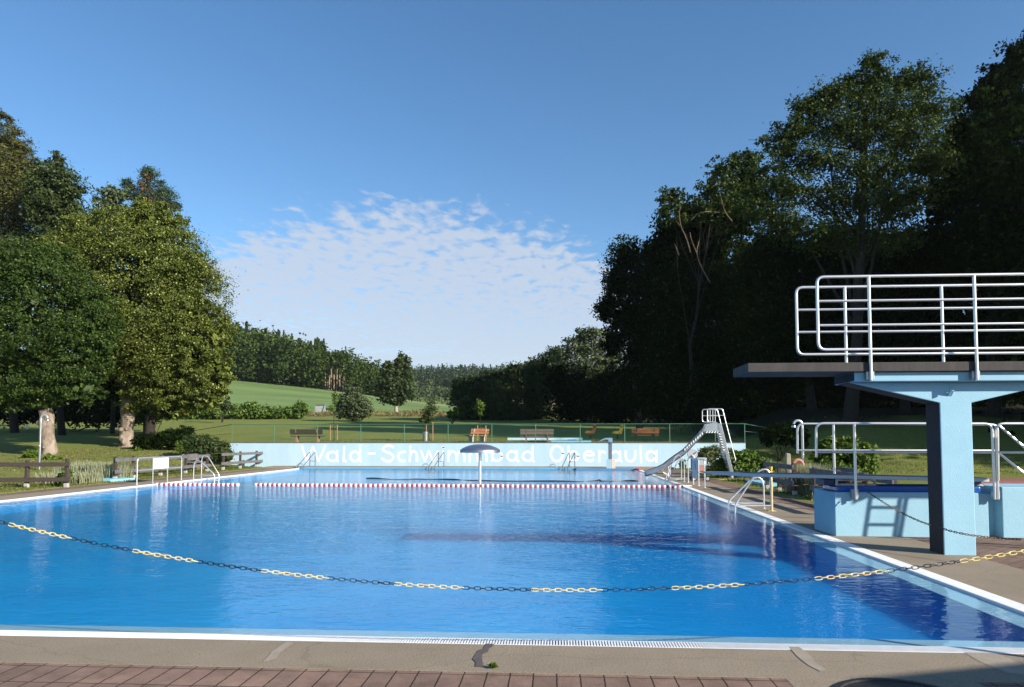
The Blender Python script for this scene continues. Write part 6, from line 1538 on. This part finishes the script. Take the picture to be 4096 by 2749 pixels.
# ------------------------------------------------------------------ world, light, camera
def build_world():
    w = bpy.data.worlds.new('World'); SC.world = w; w.use_nodes = True
    nt = w.node_tree; N = nt.nodes; L = nt.links; N.clear()
    out = N.new('ShaderNodeOutputWorld'); bg = N.new('ShaderNodeBackground')
    sky = N.new('ShaderNodeTexSky'); sky.sky_type = 'NISHITA'; sky.sun_disc = False
    sky.sun_elevation = SUN_EL; sky.sun_rotation = math.atan2(SUN_H[0], SUN_H[1]); sky.altitude = 300
    sky.air_density = 1.0; sky.dust_density = 0.35; sky.ozone_density = 2.2
    tc = N.new('ShaderNodeTexCoord'); sp = N.new('ShaderNodeSeparateXYZ'); L.new(tc.outputs['Generated'], sp.inputs[0])
    def m(op, a, c=None, d=None, clamp=False):
        n = N.new('ShaderNodeMath'); n.operation = op; n.use_clamp = clamp
        for i, v in enumerate((a, c, d)):
            if v is None: continue
            if isinstance(v, (int, float)): n.inputs[i].default_value = v
            else: L.new(v, n.inputs[i])
        return n.outputs[0]
    def mr(s, a, c, lo=0.0, hi=1.0):
        q = N.new('ShaderNodeMapRange'); q.interpolation_type = 'SMOOTHSTEP'; q.inputs[1].default_value = a; q.inputs[2].default_value = c; q.inputs[3].default_value = lo; q.inputs[4].default_value = hi; L.new(s, q.inputs[0]); return q.outputs[0]
    z = m('MAXIMUM', sp.outputs['Z'], 0.02)
    px = m('DIVIDE', sp.outputs['X'], z); py = m('DIVIDE', sp.outputs['Y'], z)
    cb = N.new('ShaderNodeCombineXYZ'); L.new(px, cb.inputs[0]); L.new(py, cb.inputs[1])
    def noise(sc, det, ro=0.55, dist=0.0, st=(1, 1, 1), loc=(0, 0, 0)):
        mp = N.new('ShaderNodeMapping'); mp.inputs['Scale'].default_value = st; mp.inputs['Location'].default_value = loc; L.new(cb.outputs[0], mp.inputs['Vector'])
        n = N.new('ShaderNodeTexNoise'); n.inputs['Scale'].default_value = sc; n.inputs['Detail'].default_value = det; n.inputs['Roughness'].default_value = ro; n.inputs['Distortion'].default_value = dist
        L.new(mp.outputs[0], n.inputs['Vector']); return n.outputs['Fac']
    # altocumulus: small puffs in a layer, only in a bank low in the north
    amp = mr(sp.outputs['Z'], 0.09, 0.24, 0.45, 1.35)
    puffs = m('ADD', m('MULTIPLY', m('SUBTRACT', noise(11.0, 5, 0.55, 0.3, (1.0, 0.6, 1)), 0.5), amp), 0.5)
    big = noise(0.9, 4, 0.5)
    az = m('ARCTAN2', sp.outputs['X'], sp.outputs['Y'])
    el = m('ARCSINE', sp.outputs['Z'])
    dz = m('ADD', az, 0.19)
    top = m('MULTIPLY_ADD', m('MULTIPLY', dz, dz), -1.1, 0.338)
    top = m('ADD', top, m('MULTIPLY_ADD', big, 0.07, -0.035))
    edge = m('SUBTRACT', top, el)
    dens = mr(edge, -0.035, 0.07)
    gap = mr(noise(0.5, 3, 0.5, 0, (0.35, 1.6, 1), (3.1, 1.7, 0)), 0.38, 0.62, 0.0, 1.0)
    cover = m('ADD', m('MULTIPLY_ADD', dens, 0.54, -0.38), m('MULTIPLY_ADD', big, 0.22, -0.09))
    v = m('ADD', puffs, cover)
    v = m('SUBTRACT', v, m('MULTIPLY', mr(el, 0.20, 0.09), m('MULTIPLY', gap, 0.10)))
    cl = m('MULTIPLY', mr(v, 0.33, 0.70), mr(dens, 0.0, 0.25))
    # two stray wisps
    veil = m('MULTIPLY', mr(el, 0.19, 0.03), 0.52)
    cl = m('MAXIMUM', m('MULTIPLY', cl, 0.82), veil)
    cl = m('MULTIPLY', cl, mr(az, 1.9, 0.9))
    mix = N.new('ShaderNodeMix'); mix.data_type = 'RGBA'; L.new(cl, mix.inputs[0])
    hs = N.new('ShaderNodeHueSaturation'); hs.inputs['Saturation'].default_value = SKY_SAT; hs.inputs['Value'].default_value = SKY_VAL; L.new(sky.outputs[0], hs.inputs['Color'])
    L.new(hs.outputs[0], mix.inputs[6]); mix.inputs[7].default_value = CLOUD
    L.new(mix.outputs[2], bg.inputs['Color']); bg.inputs['Strength'].default_value = SKY_STR
    L.new(bg.outputs[0], out.inputs['Surface'])
SKY_SAT, SKY_VAL, SKY_STR = 1.20, 1.0, 0.085
CLOUD = (3.35, 3.75, 4.4, 1)
build_world()
sun = bpy.data.lights.new('sun', 'SUN'); sun.energy = 4.2; sun.angle = math.radians(0.53); sun.color = (1.0, 0.91, 0.78)
so = bpy.data.objects.new('sun', sun); COL.objects.link(so)
sd = Vector((SUN_H[0] * math.cos(SUN_EL), SUN_H[1] * math.cos(SUN_EL), math.sin(SUN_EL)))
so.rotation_euler = sd.to_track_quat('Z', 'Y').to_euler(); so.location = (30, -20, 25)

cam = bpy.data.cameras.new('camera'); co_ = bpy.data.objects.new('camera', cam); COL.objects.link(co_)
cam.sensor_fit = 'HORIZONTAL'; cam.sensor_width = 36; cam.lens = 36 * F / 4096
cam.shift_x = 0.0; cam.shift_y = (PPY - 2749 / 2) / 4096
cam.clip_start = 0.05; cam.clip_end = 5000
co_.location = (0, 0, CZ); co_.rotation_euler = (math.pi / 2 + PITCH, 0, YAW)
SC.camera = co_
SC.view_settings.view_transform = 'Standard'; SC.view_settings.look = 'None'
SC.view_settings.exposure = 1.1; SC.view_settings.gamma = 1.0
SC.cycles.max_bounces = 6; SC.cycles.transparent_max_bounces = 12; SC.cycles.glossy_bounces = 3; SC.cycles.diffuse_bounces = 2; SC.cycles.transmission_bounces = 3
SC.cycles.caustics_reflective = False; SC.cycles.caustics_refractive = False
try: SC.cycles.use_denoising = True
except Exception: pass
